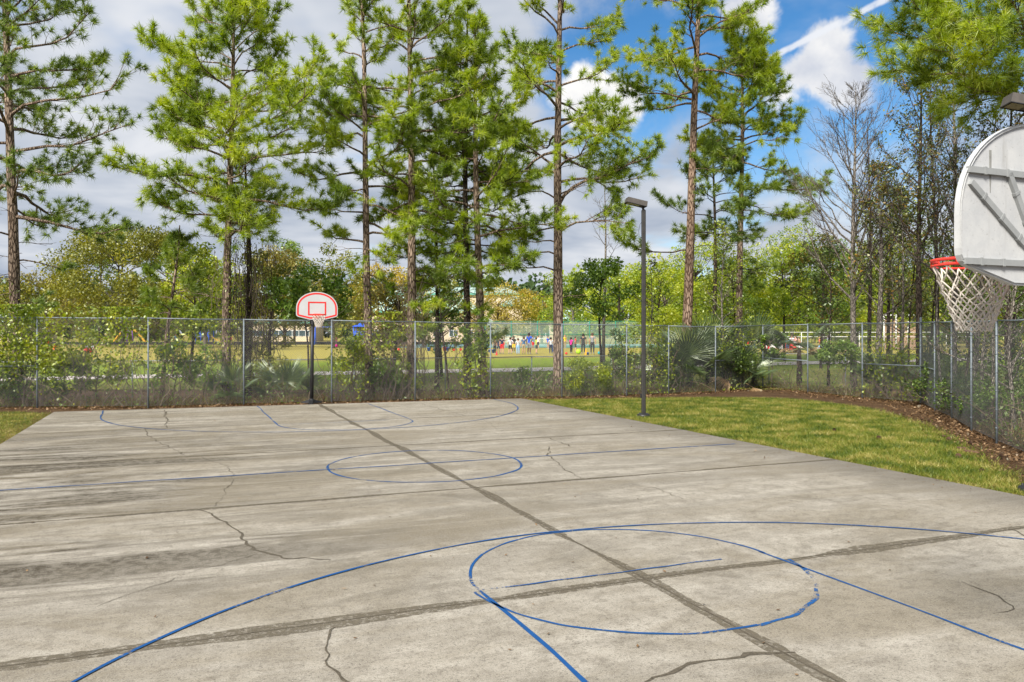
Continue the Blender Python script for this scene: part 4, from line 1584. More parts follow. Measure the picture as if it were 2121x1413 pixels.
branch_tree('leafy_tree', 'forked slender tree left of the leafless one', 1716, 35.6, 6.0, .06, 257, .25, 20, 1.9, (15, 60), (5, 3), nleaf=2000, l=.15, leaf='leaf_dark', barkm='bark_dark')
branch_tree('leafy_tree', 'leafy tree with dull green boughs beside the leafless trunk', 1840, 40.0, 9.4, .10, 259, .28, 26, 3.0, (15, 50), (6, 3), nleaf=3200, l=.19, leaf='leaf_mixed', barkm='bark_dark')
branch_tree('leafy_tree', 'small leafy tree left of the tallest pine foot, pale stem', 1500, 35.4, 7.0, .05, 263, .35, 18, 1.5, (20, 60), (5, 3), nleaf=1500, l=.12, leaf='leaf_yellowgreen', group=None)
branch_tree('leafy_tree', 'thin crooked sapling left of the pair of pines', 930, 31.4, 5.2, .045, 269, .3, 14, 1.1, (20, 60), (4, 3), nleaf=500, l=.10, leaf='leaf_green', barkm='bark_dark', lean=(-.3, 0), group=None)
branch_tree('leafy_tree', 'wispy bare-stemmed sapling beside the right lamp of the open pine', 1345, 36.8, 5.6, .04, 271, .4, 12, 1.2, (20, 60), (4, 3), nleaf=260, l=.14, leaf='leaf_mixed', group=None)
branch_tree('bare_tree', 'thicket stem outside the right fence, third post', 2035, 22.5, 4.2, .05, 277, .3, 16, 1.6, (20, 60), (5, 3), nleaf=350, l=.09, leaf='leaf_dark')
branch_tree('bare_tree', 'tangled low tree outside the right fence, last visible post', 2100, 20.5, 3.8, .05, 281, .2, 18, 1.8, (10, 60), (5, 3), nleaf=500, l=.09, leaf='leaf_dark')
for i, (u, Y, h, ln, lab) in enumerate(((1925, 33, 7.5, .2, 'thin straight stem seen through the fence corner'), (1950, 26.5, 6, -.2, 'thin stem behind the first post past the corner'), (1992, 23.8, 5.2, .5, 'slanting pale stem behind the third post past the corner'),
                                        (2055, 21.6, 6.5, .1, 'thin stem beside the last visible fence post'), (1880, 33.5, 6.8, .3, 'pole-thin stem between the corner tree and the backstop'), (1845, 31.8, 5.2, 0, 'pole-thin stem above the dark palmetto'))):
    branch_tree('sapling', lab, u, Y, h, .04, 300 + i, .45, 10, .9, (30, 65), (4, 2), nleaf=160, l=.11, lean=(ln, 0), barkm='bark_grey' if i % 2 else 'bark_dark')

# ------------------------------------------------------------------ fuller trees and bushes close behind the fence
clump_tree('leafy_tree', 'fresh green broad-leaved sapling right behind the far backboard', 640, 31.0, 5.0, 1.5, 1.2, 3400, .17, 'leaf_green', 401, nc=30, r0=.05, group=None, cr=.3)
clump_tree('leafy_tree', 'bushy green tree left of the whole lamp post', 1245, 36.5, 5.6, 1.55, 1.5, 2900, .17, 'leaf_green', 403, nc=30, r0=.07, group=None, cr=.3, barkm='bark_dark')
for args in (('broad bright bush behind the fence left of the lamp post', 1222, 31.9, 1.35, .92, .62, 2600, .085, 'leaf_yellowgreen', 411),
             ('leafy bush behind the fence right of the lamp post foot', 1345, 33.2, 2.1, .7, .9, 1500, .09, 'leaf_dark', 413),
             ('straggly yellow-green bush between hoop pole and slim pine', 722, 29.6, 2.5, .55, .75, 750, .11, 'leaf_yellowgreen', 417),
             ('narrow yellow-green bush left of the straight pine', 822, 30.4, 2.6, .42, 1.1, 800, .11, 'leaf_yellowgreen', 419),
             ('dark bush hugging the pair of pines', 985, 31.2, 3.6, .55, 1.3, 900, .12, 'leaf_green', 421),
             ('small fern-green bush at the foot of the fence by the pair of pines', 985, 30.9, .75, .36, .35, 420, .09, 'leaf_green', 423),
             ('sparse bush behind the second bay from the left', 200, 28.0, 2.4, 1.0, 1.0, 1300, .10, 'leaf_yellowgreen', 427),
             ('dark bush at the left edge below the mid rail', 30, 27.4, 1.3, .9, .6, 900, .10, 'leaf_dark', 429),
             ('sparse bush beside the bushy pine foot', 420, 29.0, 2.2, .6, .9, 800, .10, 'leaf_green', 431),
             ('thin bush between slim and straight pines', 790, 31.0, 1.7, .6, .7, 650, .10, 'leaf_dark', 433),
             ('leafy thicket between the open pine and the lamp post', 1275, 33.6, 2.5, .8, 1.1, 1500, .10, 'leaf_dark', 439),
             ('round leafy bush behind the mid-rail bay left of the leafless tree', 1745, 33.4, 2.2, .85, .55, 1100, .12, 'leaf_green', 443),
             ('dark leafy bush beside the far fence corner post', 1598, 35.8, 2.5, .55, .8, 1100, .12, 'leaf_green', 449),
             ('low dark bush outside the right fence, first bay', 1955, 27.0, 1.4, .9, .6, 1300, .09, 'leaf_dark', 457),
             ('low dark bush outside the right fence, second bay', 2000, 23.4, 1.2, .9, .55, 1300, .08, 'leaf_dark', 461),
             ('green bush outside the right fence, third bay', 2075, 21.0, 1.1, .8, .5, 1300, .07, 'leaf_green', 463),
             ('grey-green thicket outside the right fence beside the frame edge', 2120, 22.6, 2.3, 1.2, 1.1, 2200, .08, 'leaf_dark', 467),
             ('grey-green thicket behind the basketball net', 1990, 29.0, 2.2, 1.3, 1.0, 1800, .10, 'leaf_dark', 479),
             ('leafy thicket below the crossing of the mid rails', 1520, 35.2, 1.9, 1.0, .9, 1700, .11, 'leaf_dark', 487),
             ('dark leafy bush behind the first full bay', 140, 28.6, 1.9, 1.0, .9, 1300, .10, 'leaf_dark', 441),
             ('green bush between the second and third posts', 360, 28.8, 2.0, .8, .9, 1100, .10, 'leaf_green', 445),
             ('dark bush right of the slim pine', 800, 30.2, 1.6, .7, .7, 1000, .10, 'leaf_green', 447),
             ('low green bush left of the straight pine foot', 840, 30.6, .9, .5, .4, 700, .09, 'leaf_yellowgreen', 451),
             ('dark bush behind the bay left of the open pine', 1090, 33.4, .9, .8, .4, 800, .09, 'leaf_dark', 453),
             ('leafy thicket behind the lamp post', 1400, 34.0, 1.7, .8, .8, 1300, .1, 'leaf_green', 455),
             ('brownish bush behind the third bay from the left', 560, 30.0, 1.8, .7, .8, 700, .10, 'leaf_olive', 491)):
    lab, u, Y, h, rx, rz, n, l, lf, sd_ = args
    n, l, rx = int(n * 1.7), l * 1.12, rx * 1.15
    clump_tree('bush', lab, u, Y, h, rx, rz, n, l, lf, sd_, nc=18, r0=.025, group='bushes along the fence', cr=.36, barkm='twig', hollow=.3)


for args in (('yellow-green mid-size tree left of the bushy pine foot', 395, 38, 6.6, 1.7, 2.6, 3600, .17, 'leaf_yellowgreen', 701),
             ('vine-draped olive thicket right of the bushy pine', 560, 35.5, 6.0, 1.6, 2.6, 3400, .16, 'leaf_olive', 703),
             ('tan leafy thicket behind the straight pine', 815, 38, 5.0, 1.7, 2.2, 3000, .16, 'leaf_tan', 705),
             ('green leafy tree between the straight pine and the pair', 915, 40, 4.6, 1.4, 1.9, 2400, .16, 'leaf_green', 707),
             ('bright leafy tree behind the lamp post, mid-distance', 1365, 52, 6.6, 2.2, 2.9, 3600, .2, 'leaf_fresh', 709),
             ('bright leafy tree behind the two young palm fans', 1520, 50, 7.6, 2.3, 3.4, 4000, .2, 'leaf_yellowgreen', 711),
             ('leafy tree behind the shaggy palmetto', 1625, 52, 8.6, 2.5, 3.8, 4200, .2, 'leaf_fresh', 713),
             ('dull leafy tree left of the leafless trunk, mid-distance', 1700, 46, 8.0, 2.0, 3.2, 3600, .18, 'leaf_mixed', 715),
             ('dense leafy tree behind the corner bays', 1865, 50, 9.2, 2.7, 4.2, 4600, .2, 'leaf_yellowgreen', 717),
             ('dense leafy tree behind the first bays past the corner', 1965, 42, 8.0, 2.3, 3.6, 4200, .17, 'leaf_mixed', 719),
             ('dense dark tree behind the near backboard edge', 2095, 33, 6.8, 2.2, 3.2, 4600, .14, 'leaf_dark', 721)):
    lab, u, Y, h, rx, rz, n, l, lf, sd_ = args
    clump_tree('leafy_tree', lab, u, Y, h, rx, rz, n, l, lf, sd_, nc=34, r0=.09, group='leafy trees close behind the fence', cr=.3, barkm='bark_dark', hollow=.35)
# vines climbing the fence at the left
def climbing_vine(label, u0, u1, v0, v1, n, seed, Yoff=.12):
    rg = np.random.default_rng(seed)
    f = lambda u: np.interp((u - U0) / FPX, [q[0] / q[1] for q in FP[:16]], [q[1] for q in FP[:16]])
    um = (u0 + u1) / 2
    Ym = f(um) + Yoff
    bs = np.array([(um - U0) / FPX * Ym, Ym, -.03])
    root = empty('climbing_vine', bs, 0, label, 'vine', 'vines on the tall fence')
    bl, bt = MB(), MB()
    C = []
    for i in range(26):
        u = rg.uniform(u0, u1)
        Yq = f(u) + Yoff + rg.uniform(0, .5)
        pts = [np.array([(u - U0) / FPX * Yq, Yq, -.03])]
        zt = CAM_H + (V0 - (v0 + rg.random() ** 1.6 * (v1 - v0) * .8)) / FPX * Yq
        for k in range(9):
            q = pts[-1] + [rg.normal(0, .14), rg.normal(0, .05), zt / 9]
            pts.append(q)
        bt.tube(np.array(pts) - bs, np.linspace(.012, .004, 10) * rg.uniform(.6, 1.5), 4, cap=False)
    k = rg.integers(0, 26, n)
    cu = rg.uniform(u0, u1, 26)
    cv = v0 + (v1 - v0) * rg.random(26) ** 1.5
    u = cu[k] + rg.normal(0, (u1 - u0) * .10, n)
    v = np.maximum(v0 - 8, cv[k] + rg.normal(0, (v1 - v0) * .13, n))
    Yq = f(u) + rg.normal(.1, .16, n)
    C = np.stack([(u - U0) / FPX * Yq, Yq, np.maximum(CAM_H + (V0 - v) / FPX * Yq, .05)], -1)
    leaves(bl, C - bs, .12, .07, up=.3)
    bt.build('stems', 'twig', root)
    bl.build('leaves', 'leaf_yellowgreen', root)


climbing_vine('thick leafy vine covering the fence top at the left edge', -60, 110, 640, 770, 4200, 71)
climbing_vine('leafy vine spilling over the rail right of the first post', 80, 300, 645, 800, 2300, 73)
climbing_vine('thin vine along the rail by the second post from the left', 300, 460, 650, 760, 420, 79)
climbing_vine('leafy vine low on the mesh right of the hoop pole', 690, 760, 690, 800, 700, 89)
climbing_vine('leafy vine on the mesh in front of the pair of pines', 940, 1012, 680, 800, 650, 97)
climbing_vine('dark vine on the mesh behind the lamp post', 1290, 1390, 680, 800, 1100, 101)
climbing_vine('vine patch on the mesh left of the far fence corner', 1490, 1575, 690, 800, 900, 103)
climbing_vine('vine patch on the mesh beside the tall corner post', 1800, 1900, 700, 815, 700, 107)
climbing_vine('small leafy vine topping the rail right of the slim pine', 775, 850, 655, 740, 420, 83)


# ------------------------------------------------------------------ palmettos
def frond_mesh(name, Rr, nbl, span, mat, seed, droop=.25, pet=.7):
    rg = np.random.default_rng(seed)
    b = MB()
    b.tube([[0, 0, 0], [pet * .5, 0, .05], [pet, 0, 0]], [.012, .009, .007], 4)
    o = np.array([pet, 0, 0])
    for i in range(nbl):
        a = R(-span / 2 + span * (i + .5) / nbl)
        ln = Rr * (.72 + .28 * math.cos(a * .9)) * rg.uniform(.88, 1.06)
        d = np.array([math.cos(a), math.sin(a), .10 * math.cos(a * 2)])
        s = np.array([-math.sin(a), math.cos(a), 0]) * Rr * .021
        up = np.array([0, 0, .02])
        m1 = o + d * ln * .55 - [0, 0, droop * ln * .12]
        tp_ = o + d * ln - [0, 0, droop * ln * rg.uniform(.35, .75)]
        V = [o - s * .4, o + s * .4, m1 + s, m1 + up, m1 - s, tp_]
        b.add(V, [[0, 1, 2, 3], [0, 3, 4, 4]][:1])
        b.add(V, [[0, 3, 4], [2, 5, 3], [3, 5, 4]])
    o_ = b.build(name, mat)
    return o_


FR = {k: frond_mesh('frond', *v) for k, v in dict(green=(.75, 26, 205, 'palm_blade', 1), young=(.7, 24, 150, 'palm_young', 2, .05), dead=(.6, 22, 120, 'palm_dead', 3, .9)).items()}


def palmetto(label, u, Y, n, size, seed, stem=0.0, young=0, dead=0, elr=(15, 80)):
    rg = np.random.default_rng(seed)
    bs = base(u, Y)
    root = empty('palmetto', bs, 0, label, 'palm', 'palmettos along the fence')
    if stem > 0:
        MB().tube([[0, 0, -.1], [.03, 0, stem * .5], [0, .02, stem]], [.12, .11, .09], 9, wob=.1).build('stem', 'bark_dark', root)
    for i in range(n + young + dead):
        kind = 'green' if i < n else ('young' if i < n + young else 'dead')
        az = i * 2.4 + rg.normal(0, .4)
        el = rg.uniform(*elr) if kind == 'green' else (rg.uniform(70, 88) if kind == 'young' else rg.uniform(-45, 10))
        sc = size * rg.uniform(.75, 1.15) * (.9 if kind == 'dead' else 1)
        copy_under(FR[kind], root, (0, 0, stem + .03), (rg.uniform(-.5, .5), -R(el), az), (sc, sc, sc))


palmetto('palmetto with tan dead fans behind the third fence post', 478, 28.9, 11, 1.15, 1, 0, 1, 5)
palmetto('palmetto with broken tan fans left of the far hoop pole', 590, 29.4, 11, 1.2, 2, 0, 0, 5)
palmetto('large blue-green palmetto filling the bay right of the lamp post', 1425, 34.4, 24, 1.8, 3, .35, 2, 2)
palmetto('palmetto with a bright upright young fan above the rail', 1466, 35.6, 16, 1.6, 4, 1.1, 4, 1)
palmetto('palmetto left of the far fence corner with a young fan over the rail', 1562, 37.2, 13, 1.5, 5, 1.2, 3, 1)
palmetto('dark palmetto behind the bay left of the far fence corner', 1535, 35.2, 18, 1.5, 6, .2, 0, 3)
palmetto('palmetto with shaggy drooping fans right of the far fence corner', 1655, 35.2, 10, 1.15, 7, 1.7, 0, 3, (-20, 50))
palmetto('dense dark palmetto behind the bay left of the tall corner post', 1832, 31.2, 20, 1.2, 8, .4, 1, 3)
palmetto('small palmetto right against the tall corner post', 1888, 29.7, 9, .8, 9, .2, 0, 3)
palmetto('palmetto poking from the thicket past the corner post', 1928, 29.5, 8, .9, 10, .6, 0, 1)
for q in FR.values():
    bpy.data.objects.remove(q)

# ------------------------------------------------------------------ trees beyond the field
BT = [
    # label, u, Y, H, rx, rz, n, leaf size, material, seed, nc
    ('broad olive oak beyond the field at the left', 255, 92, 13.4, 6.8, 5.2, 8200, .40, 'leaf_olive', 501, 44),
    ('darker olive oak beside the broad one', 345, 88, 12.6, 4.8, 4.8, 5600, .38, 'leaf_olive', 503, 34),
    ('lower tan-brown tree at the far left', 95, 100, 8.6, 5.2, 3.6, 2800, .40, 'leaf_tan', 505, 30),
    ('grey-green tree at the far left edge', 10, 96, 7.5, 5.0, 3.3, 2400, .40, 'leaf_olive', 507, 28),
    ('bright green tree under the bushy pine', 425, 74, 9.0, 3.4, 3.6, 2600, .33, 'leaf_fresh', 509, 30),
    ('reddish-tan tree right of the bushy pine', 590, 92, 11.6, 4.4, 4.6, 3200, .38, 'leaf_tan', 511, 34),
    ('olive tree behind the far backboard', 690, 86, 10.2, 3.8, 4.0, 2600, .36, 'leaf_olive', 513, 30),
    ('golden tree behind the slim pine', 800, 96, 9.6, 4.4, 4.0, 2800, .38, 'leaf_gold', 515, 32),
    ('olive scrub tree behind the straight pine', 880, 90, 8.2, 3.2, 3.3, 2200, .36, 'leaf_olive', 517, 28),
    ('golden orange oak in front of the green-roofed school', 1030, 118, 7.9, 5.6, 3.6, 4200, .36, 'leaf_gold', 519, 40),
    ('round bright green tree right of the golden oak', 1122, 122, 8.4, 2.8, 2.6, 2200, .34, 'leaf_fresh', 521, 26),
    ('second golden oak partly behind the open pine', 1085, 126, 7.6, 4.4, 3.2, 2600, .36, 'leaf_gold', 523, 30),
    ('bright yellow-green tree right of the open pine', 1190, 96, 8.6, 3.6, 3.8, 3000, .34, 'leaf_fresh', 525, 32),
    ('bright yellow-green tree left of the lamp post', 1285, 92, 9.6, 4.0, 4.2, 3400, .34, 'leaf_fresh', 527, 34),
    ('sunlit yellow-green tree right of the lamp post', 1372, 84, 9.8, 3.3, 4.2, 3000, .32, 'leaf_fresh', 529, 32),
    ('green tree behind the tallest pine', 1445, 98, 10.6, 4.0, 4.6, 3200, .35, 'leaf_fresh', 531, 34),
    ('mid-green tree behind the thin dark pine', 1510, 90, 9.4, 3.4, 4.2, 2800, .34, 'leaf_green', 533, 32),
    ('yellow-green tree behind the round-topped pine', 1575, 100, 11.2, 4.2, 4.8, 3400, .35, 'leaf_fresh', 535, 34),
    ('tall yellow-green tree over the red parachute', 1640, 94, 11.6, 3.9, 5.0, 3200, .34, 'leaf_fresh', 537, 34),
    ('dull green tree left of the leafless one', 1705, 88, 11.0, 3.5, 4.8, 3000, .33, 'leaf_green', 539, 32),
    ('yellow-green tree behind the leafless trunk', 1775, 96, 11.0, 4.2, 4.8, 3400, .34, 'leaf_fresh', 541, 34),
    ('yellow-green tree left of the backstop', 1850, 100, 10.4, 4.2, 4.6, 3200, .34, 'leaf_fresh', 543, 34),
    ('mid-green tree over the backstop', 1925, 92, 10.0, 4.0, 4.4, 3000, .33, 'leaf_green', 545, 32),
    ('yellow-green tree behind the net', 2005, 88, 10.0, 4.0, 4.6, 3000, .33, 'leaf_fresh', 547, 32),
    ('dark green tree behind the near backboard, far field', 2085, 84, 10.4, 4.0, 4.6, 3000, .33, 'leaf_dark', 549, 32),
    ('dark green tree at the far right edge', 2160, 86, 11.0, 4.4, 5.0, 3000, .33, 'leaf_dark', 551, 32),
]
for lab, u, Y, H, rx, rz, n, l, lf, sd_, nc in BT:
    rz = H * (.47 if u > 1150 or u < 400 else .44)
    n = int(n * 2.1)
    rx *= 1.12
    l *= .8
    if u > 1400:
        H *= 1.16
        rz *= 1.16
    clump_tree('broadleaf_tree', lab, u, Y, H, rx, rz, n, l, lf, sd_, nc=nc, r0=.22, cr=.30, barkm='bark_grey' if sd_ % 4 == 1 else 'bark_dark')
for lab, u, Y, H, rx, sd_ in (('distant pine with a cloud-like crown left of the oaks', 205, 132, 19.5, 3.2, 601), ('distant pine rising behind the broad olive oak', 250, 134, 20.6, 2.8, 603), ('distant pine tip right of the broad olive oak', 310, 136, 19.2, 2.6, 605),
                              ('distant pine low behind the bushy pine', 610, 140, 17.2, 3.6, 607), ('distant pine behind the sapling by the backboard', 560, 138, 16.2, 3.2, 609)):
    clump_tree('distant_pine', lab, u, Y, H, rx, 4.2, 2600, .42, 'needles_far', sd_, nc=22, r0=.22, cr=.42, flat=.8, hollow=.35)
# far wood: one dark mass nobody could count
def wood(nt_, xr, yr, hr, l, per, zlo):
    b = MB()
    cc = []
    for i in range(nt_):
        x = rng.uniform(*xr)
        yv = rng.uniform(*yr)
        hgt = rng.uniform(*hr)
        for k in range(8):
            cc.append((x + rng.normal(0, hgt * .13), yv + rng.normal(0, hgt * .1), .8 + hgt * rng.uniform(zlo, .97), hgt * rng.uniform(.09, .16)))
    cc = np.array(cc)
    k = np.repeat(np.arange(len(cc)), per)
    d = nrm(rng.standard_normal((len(k), 3)))
    leaves(b, cc[k, :3] + d * cc[k, 3:] * rng.uniform(.6, 1.05, (len(k), 1)), l, l * .7, up=.35)
    return b


b = wood(380, (-210, 260), (235, 290), (14, 21), 2.1, 18, .1)
tag(b.build('forest', 'leaf_forest'), 'dark green wood along the horizon beyond the school', 'woodland', kind='stuff')
b = wood(90, (8, 100), (122, 140), (9, 12.5), .8, 55, .04)
tag(b.build('forest', 'leaf_fresh'), 'bright green wood behind the ball field', 'woodland', kind='stuff')
b = wood(60, (-120, -10), (165, 185), (7, 10), .9, 40, .04)
tag(b.build('forest', 'leaf_olive'), 'dull olive hedge wood behind the playground', 'woodland', kind='stuff')


# ------------------------------------------------------------------ grass, litter, brush
def in_poly(P, poly):
    x, y = P[:, 0], P[:, 1]
    ins = np.zeros(len(P), bool)
    n = len(poly)
    for i in range(n):
        x1, y1 = poly[i]
        x2, y2 = poly[(i + 1) % n]
        c = ((y1 > y) != (y2 > y)) & (x < (x2 - x1) * (y - y1) / (y2 - y1 + 1e-12) + x1)
        ins ^= c
    return ins


def blades(b, P, h, w, lean=.5, m=0):
    n = len(P)
    a = rng.uniform(0, 6.28, n)
    hh = h * rng.uniform(.5, 1.3, n)
    s = np.stack([np.cos(a), np.sin(a), np.zeros(n)], -1) * w / 2
    tip = P + np.stack([rng.normal(0, lean, n) * hh, rng.normal(0, lean, n) * hh, hh], -1)
    V = np.stack([P - s, P + s, tip], 1).reshape(-1, 3)
    i = np.arange(n)[:, None] * 3
    b.add(V, i + np.array([[0, 1, 2]]), m)


def fill_poly(poly, n, ymin, ymax, xmin, xmax, jitter=.25, power=1.0):
    P = np.stack([rng.uniform(xmin, xmax, n), ymin + (ymax - ymin) * rng.random(n) ** power], -1)
    ok = in_poly(P + rng.normal(0, jitter, P.shape), poly)
    return P[ok]


def off_court(P):
    d = P - OC
    a, bq = d @ EA, d @ EB
    j = np.abs(rng.normal(0, .035, len(P)))
    return (a > 7.56 - j) | (a < -7.92 + j) | (bq > far_edge(a) + .03 - j)


P = fill_poly(LAWN_R, 620000, 9.5, 30.5, 0, 14, .22, 1.25)
P = P[off_court(P)]
b = MB()
blades(b, np.hstack([P, np.full((len(P), 1), -.052)]), .085, .015, .8)
tag(b.build('lawn_grass', 'grass_lawn'), 'short straw and green grass of the lawn right of the court', 'grass', kind='stuff')
P = fill_poly(LAWN_L, 60000, 15, 26, -19, -10, .15)
P = P[off_court(P)]
b = MB()
blades(b, np.hstack([P, np.full((len(P), 1), -.052)]), .055, .011, .75)
tag(b.build('lawn_grass', 'grass_lawn'), 'short dry grass left of the court corner', 'grass', kind='stuff')
# rough field grass beyond the low fence
n = 30000
P = np.stack([rng.uniform(-24, 24, n), rng.uniform(34.5, 48, n)], -1)
b = MB()
blades(b, np.hstack([P, gz(P[:, 1])[:, None] - .01]), .07, .025, .6)
tag(b.build('field_grass', 'grass_field'), 'mown grass of the field either side of the footpath', 'grass', kind='stuff')

# litter along the fence foot
pts, nor = [], []
for i in range(1, len(FP) - 3):
    p0, p1 = np.array(FP[i]), np.array(FP[i + 1])
    d = (p1 - p0) / np.linalg.norm(p1 - p0)
    pts.append((p0, p1, np.array([-d[1], d[0]])))


def along_fence(n, lo, hi, seglo=0, seghi=99, dens=None):
    sg = pts[seglo:seghi]
    L_ = np.array([np.linalg.norm(q[1] - q[0]) for q in sg])
    k = rng.choice(len(sg), n, p=L_ / L_.sum())
    f = rng.random(n)[:, None]
    A = np.array([q[0] for q in sg])[k]
    B = np.array([q[1] for q in sg])[k]
    Nn = np.array([q[2] for q in sg])[k]
    o = rng.uniform(lo, hi, n)[:, None]
    return A * (1 - f) + B * f + Nn * o


P = np.vstack([along_fence(11000, -.6, 1.5), along_fence(1800, -1.4, .3, 11), along_fence(4000, -.4, .6)])
P = P[off_court(P)]
b = MB()
C = np.hstack([P, gz(P[:, 1])[:, None] + rng.uniform(-.03, .02, (len(P), 1))])
leaves(b, C, .085, .05, up=2.2)
tag(b.build('leaf_litter', 'litter_leaf'), 'brown fallen leaves along the foot of the tall fence', 'leaf litter', kind='stuff')
ea = 7.56 + np.abs(rng.normal(0, .28, 5500))
eb = rng.uniform(-6.5, 13.3, 5500)
PE = OC + ea[:, None] * EA + eb[:, None] * EB
ea = -7.92 - np.abs(rng.normal(0, .2, 1200))
eb = rng.uniform(4, 13.9, 1200)
PE = np.vstack([PE, OC + ea[:, None] * EA + eb[:, None] * EB])
P = np.vstack([along_fence(14000, -1.3, .8), along_fence(4000, -2.2, .2, 11), PE])
P = P[off_court(P)]
n = len(P)
a = rng.uniform(0, 6.28, n)
dd = np.stack([np.cos(a), np.sin(a)], -1)
ln = rng.uniform(.07, .16, (n, 1))
z = gz(P[:, 1])[:, None] + rng.uniform(-.028, .015, (n, 1))
sd2 = np.stack([-dd[:, 1], dd[:, 0]], -1) * .004
V = np.stack([np.hstack([P - dd * ln - sd2, z]), np.hstack([P - dd * ln + sd2, z]), np.hstack([P + dd * ln, z + .015])], 1).reshape(-1, 3)
b = MB().add(V, np.arange(n)[:, None] * 3 + np.array([[0, 1, 2]]))
tag(b.build('pine_straw', 'litter_leaf'), 'rust-brown pine straw between court edge and fence', 'pine straw', kind='stuff')
# dry stalks and dead brush behind the fence
P = np.vstack([along_fence(8500, .08, 1.6, 0, 11), along_fence(2600, .08, 1.2, 11, 15), along_fence(3600, .1, 3.5, 15)])
b = MB()
blades(b, np.hstack([P, gz(P[:, 1])[:, None] - .02]), .32, .017, .6)
tag(b.build('dry_grass', 'dry_stalk'), 'tan dead grass and weeds behind the fence foot', 'dry grass', kind='stuff')
P = np.vstack([along_fence(360, .1, 2.2, 0, 11), along_fence(110, .1, 1.6, 11, 15), along_fence(300, .2, 3.6, 15)])
b = MB()
for p in P:
    q = np.array([p[0], p[1], float(gz(p[1]))])
    h_ = rng.uniform(.4, 2.0)
    a_ = rng.uniform(0, 6.28)
    sl_ = rng.uniform(.1, 1.1)
    pp = [q]
    for k in range(5):
        pp.append(pp[-1] + np.array([math.cos(a_) * sl_ * h_ / 5 + rng.normal(0, .05), math.sin(a_) * sl_ * h_ / 5 + rng.normal(0, .05), h_ / 5 * (1 - .15 * k)]))
    b.tube(pp, np.linspace(.010, .003, 6) * rng.uniform(.5, 1.4), 3, 0 if rng.random() < .35 else 1, cap=False)
    for k in range(2):
        s_ = pp[rng.integers(1, 5)]
        b.tube([s_, s_ + rng.normal(0, .22, 3) + [0, 0, .12]], [.005, .002], 3, 0 if rng.random() < .5 else 1, cap=False)
tag(b.build('dead_brush', ['twig_pale', 'twig']), 'tangle of thin dead stems behind the tall fence', 'brush', kind='stuff')
# low green weeds among it
P = np.vstack([along_fence(5200, .1, 2.4, 0, 11), along_fence(1300, .1, 1.6, 11, 15), along_fence(4200, .2, 3.8, 15)])
C = np.hstack([P, gz(P[:, 1])[:, None] + rng.random((len(P), 1)) ** 2 * 1.1])
b = MB()
leaves(b, C, .11, .055, up=.5)
tag(b.build('weeds', 'leaf_green'), 'scattered weed leaves in the undergrowth behind the fence', 'weeds', kind='stuff')

# a few blown leaves and needles on the slabs
n = 420
a_ = rng.uniform(-7.7, 7.4, n)
a_[:160] = 7.4 - np.abs(rng.normal(0, .7, 160))
b_ = rng.uniform(-11, 13.2, n)
b_[160:260] = 13.1 - np.abs(rng.normal(0, .8, 100))
P = OC + a_[:, None] * EA + b_[:, None] * EB
b = MB()
leaves(b, np.hstack([P, np.full((n, 1), .014)]), .05, .025, up=6)
tag(b.build('blown_leaves', 'litter_leaf'), 'scattered dry leaf scraps lying on the concrete court', 'leaf litter', kind='stuff')


# ------------------------------------------------------------------ school buildings and courts beyond the field
def building(label, u0, u1, Y, depth, eave, ridge, nwin, hip=3.0, wz=(1.0, 2.2), overhang=.5):
    x0, x1 = (u0 - U0) / FPX * Y, (u1 - U0) / FPX * Y
    g = float(gz(Y))
    root = empty('school_building', ((x0 + x1) / 2, Y, g), 0, label, 'building', 'school buildings beyond the field')
    hw = (x1 - x0) / 2
    ev, rd = eave - g, ridge - g
    MB().box((0, depth / 2, ev / 2), (hw * 2, depth, ev)).build('wall', 'wall_cream', root)
    o = overhang
    V = [[-hw - o, -o, ev], [hw + o, -o, ev], [hw + o, depth + o, ev], [-hw - o, depth + o, ev], [-hw - o + hip, depth / 2, rd], [hw + o - hip, depth / 2, rd]]
    b = MB().add(V, [[0, 1, 5, 4], [2, 3, 4, 5]]).add(V, [[1, 2, 5], [3, 0, 4], [3, 2, 1]])
    rf = b.build('roof', 'roof_green', root)
    b = MB()
    b.box((0, -o - .03, ev - .12), (hw * 2 + 2 * o, .06, .34))
    b.build('fascia', 'roof_trim', rf)
    for k in np.arange(-hw, hw, 1.2):
        zr = ev + .02
        f = min(1, max(0, (k + hw + o) / hip), (hw + o - k) / hip)
        f = min(1, min((k + hw + o) / hip, (hw + o - k) / hip))
        b = MB().tube([[k, -o, ev + .03], [k, -o + (depth / 2 + o) * f, ev + (rd - ev) * f + .03]], .05, 4)
        b.build('roof_seam', 'roof_trim', rf)
    for i in range(nwin):
        x = -hw + (i + .5) * 2 * hw / nwin
        w = MB().box((x, -.03, (wz[0] + wz[1]) / 2), (1.5, .08, wz[1] - wz[0])).build('window', 'white_metal', root)
        for s in (-1, 1):
            MB().box((x + s * .36, -.06, (wz[0] + wz[1]) / 2), (.62, .06, wz[1] - wz[0] - .16)).build('pane', 'window_glass', w)
    return root


building('tall school hall with pale green hipped roof behind the pair of pines', 800, 1074, 152, 16, 10.0, 11.6, 5, wz=(5.6, 7.6))
building('lower school wing with pale green roof left of the hall', 760, 988, 138, 13, 6.2, 9.2, 7)
building('small gabled school wing right of the golden oak', 1040, 1100, 146, 9, 7.6, 9.4, 2, hip=2.5)
building('low school wing behind the open pine', 1118, 1215, 140, 9, 4.9, 6.6, 4, hip=2.5)
building('long pale classroom block behind the playground', 515, 640, 156, 12, 4.6, 6.4, 9)
building('pale classroom block at the far left edge', -120, 40, 150, 12, 4.4, 6.2, 5)

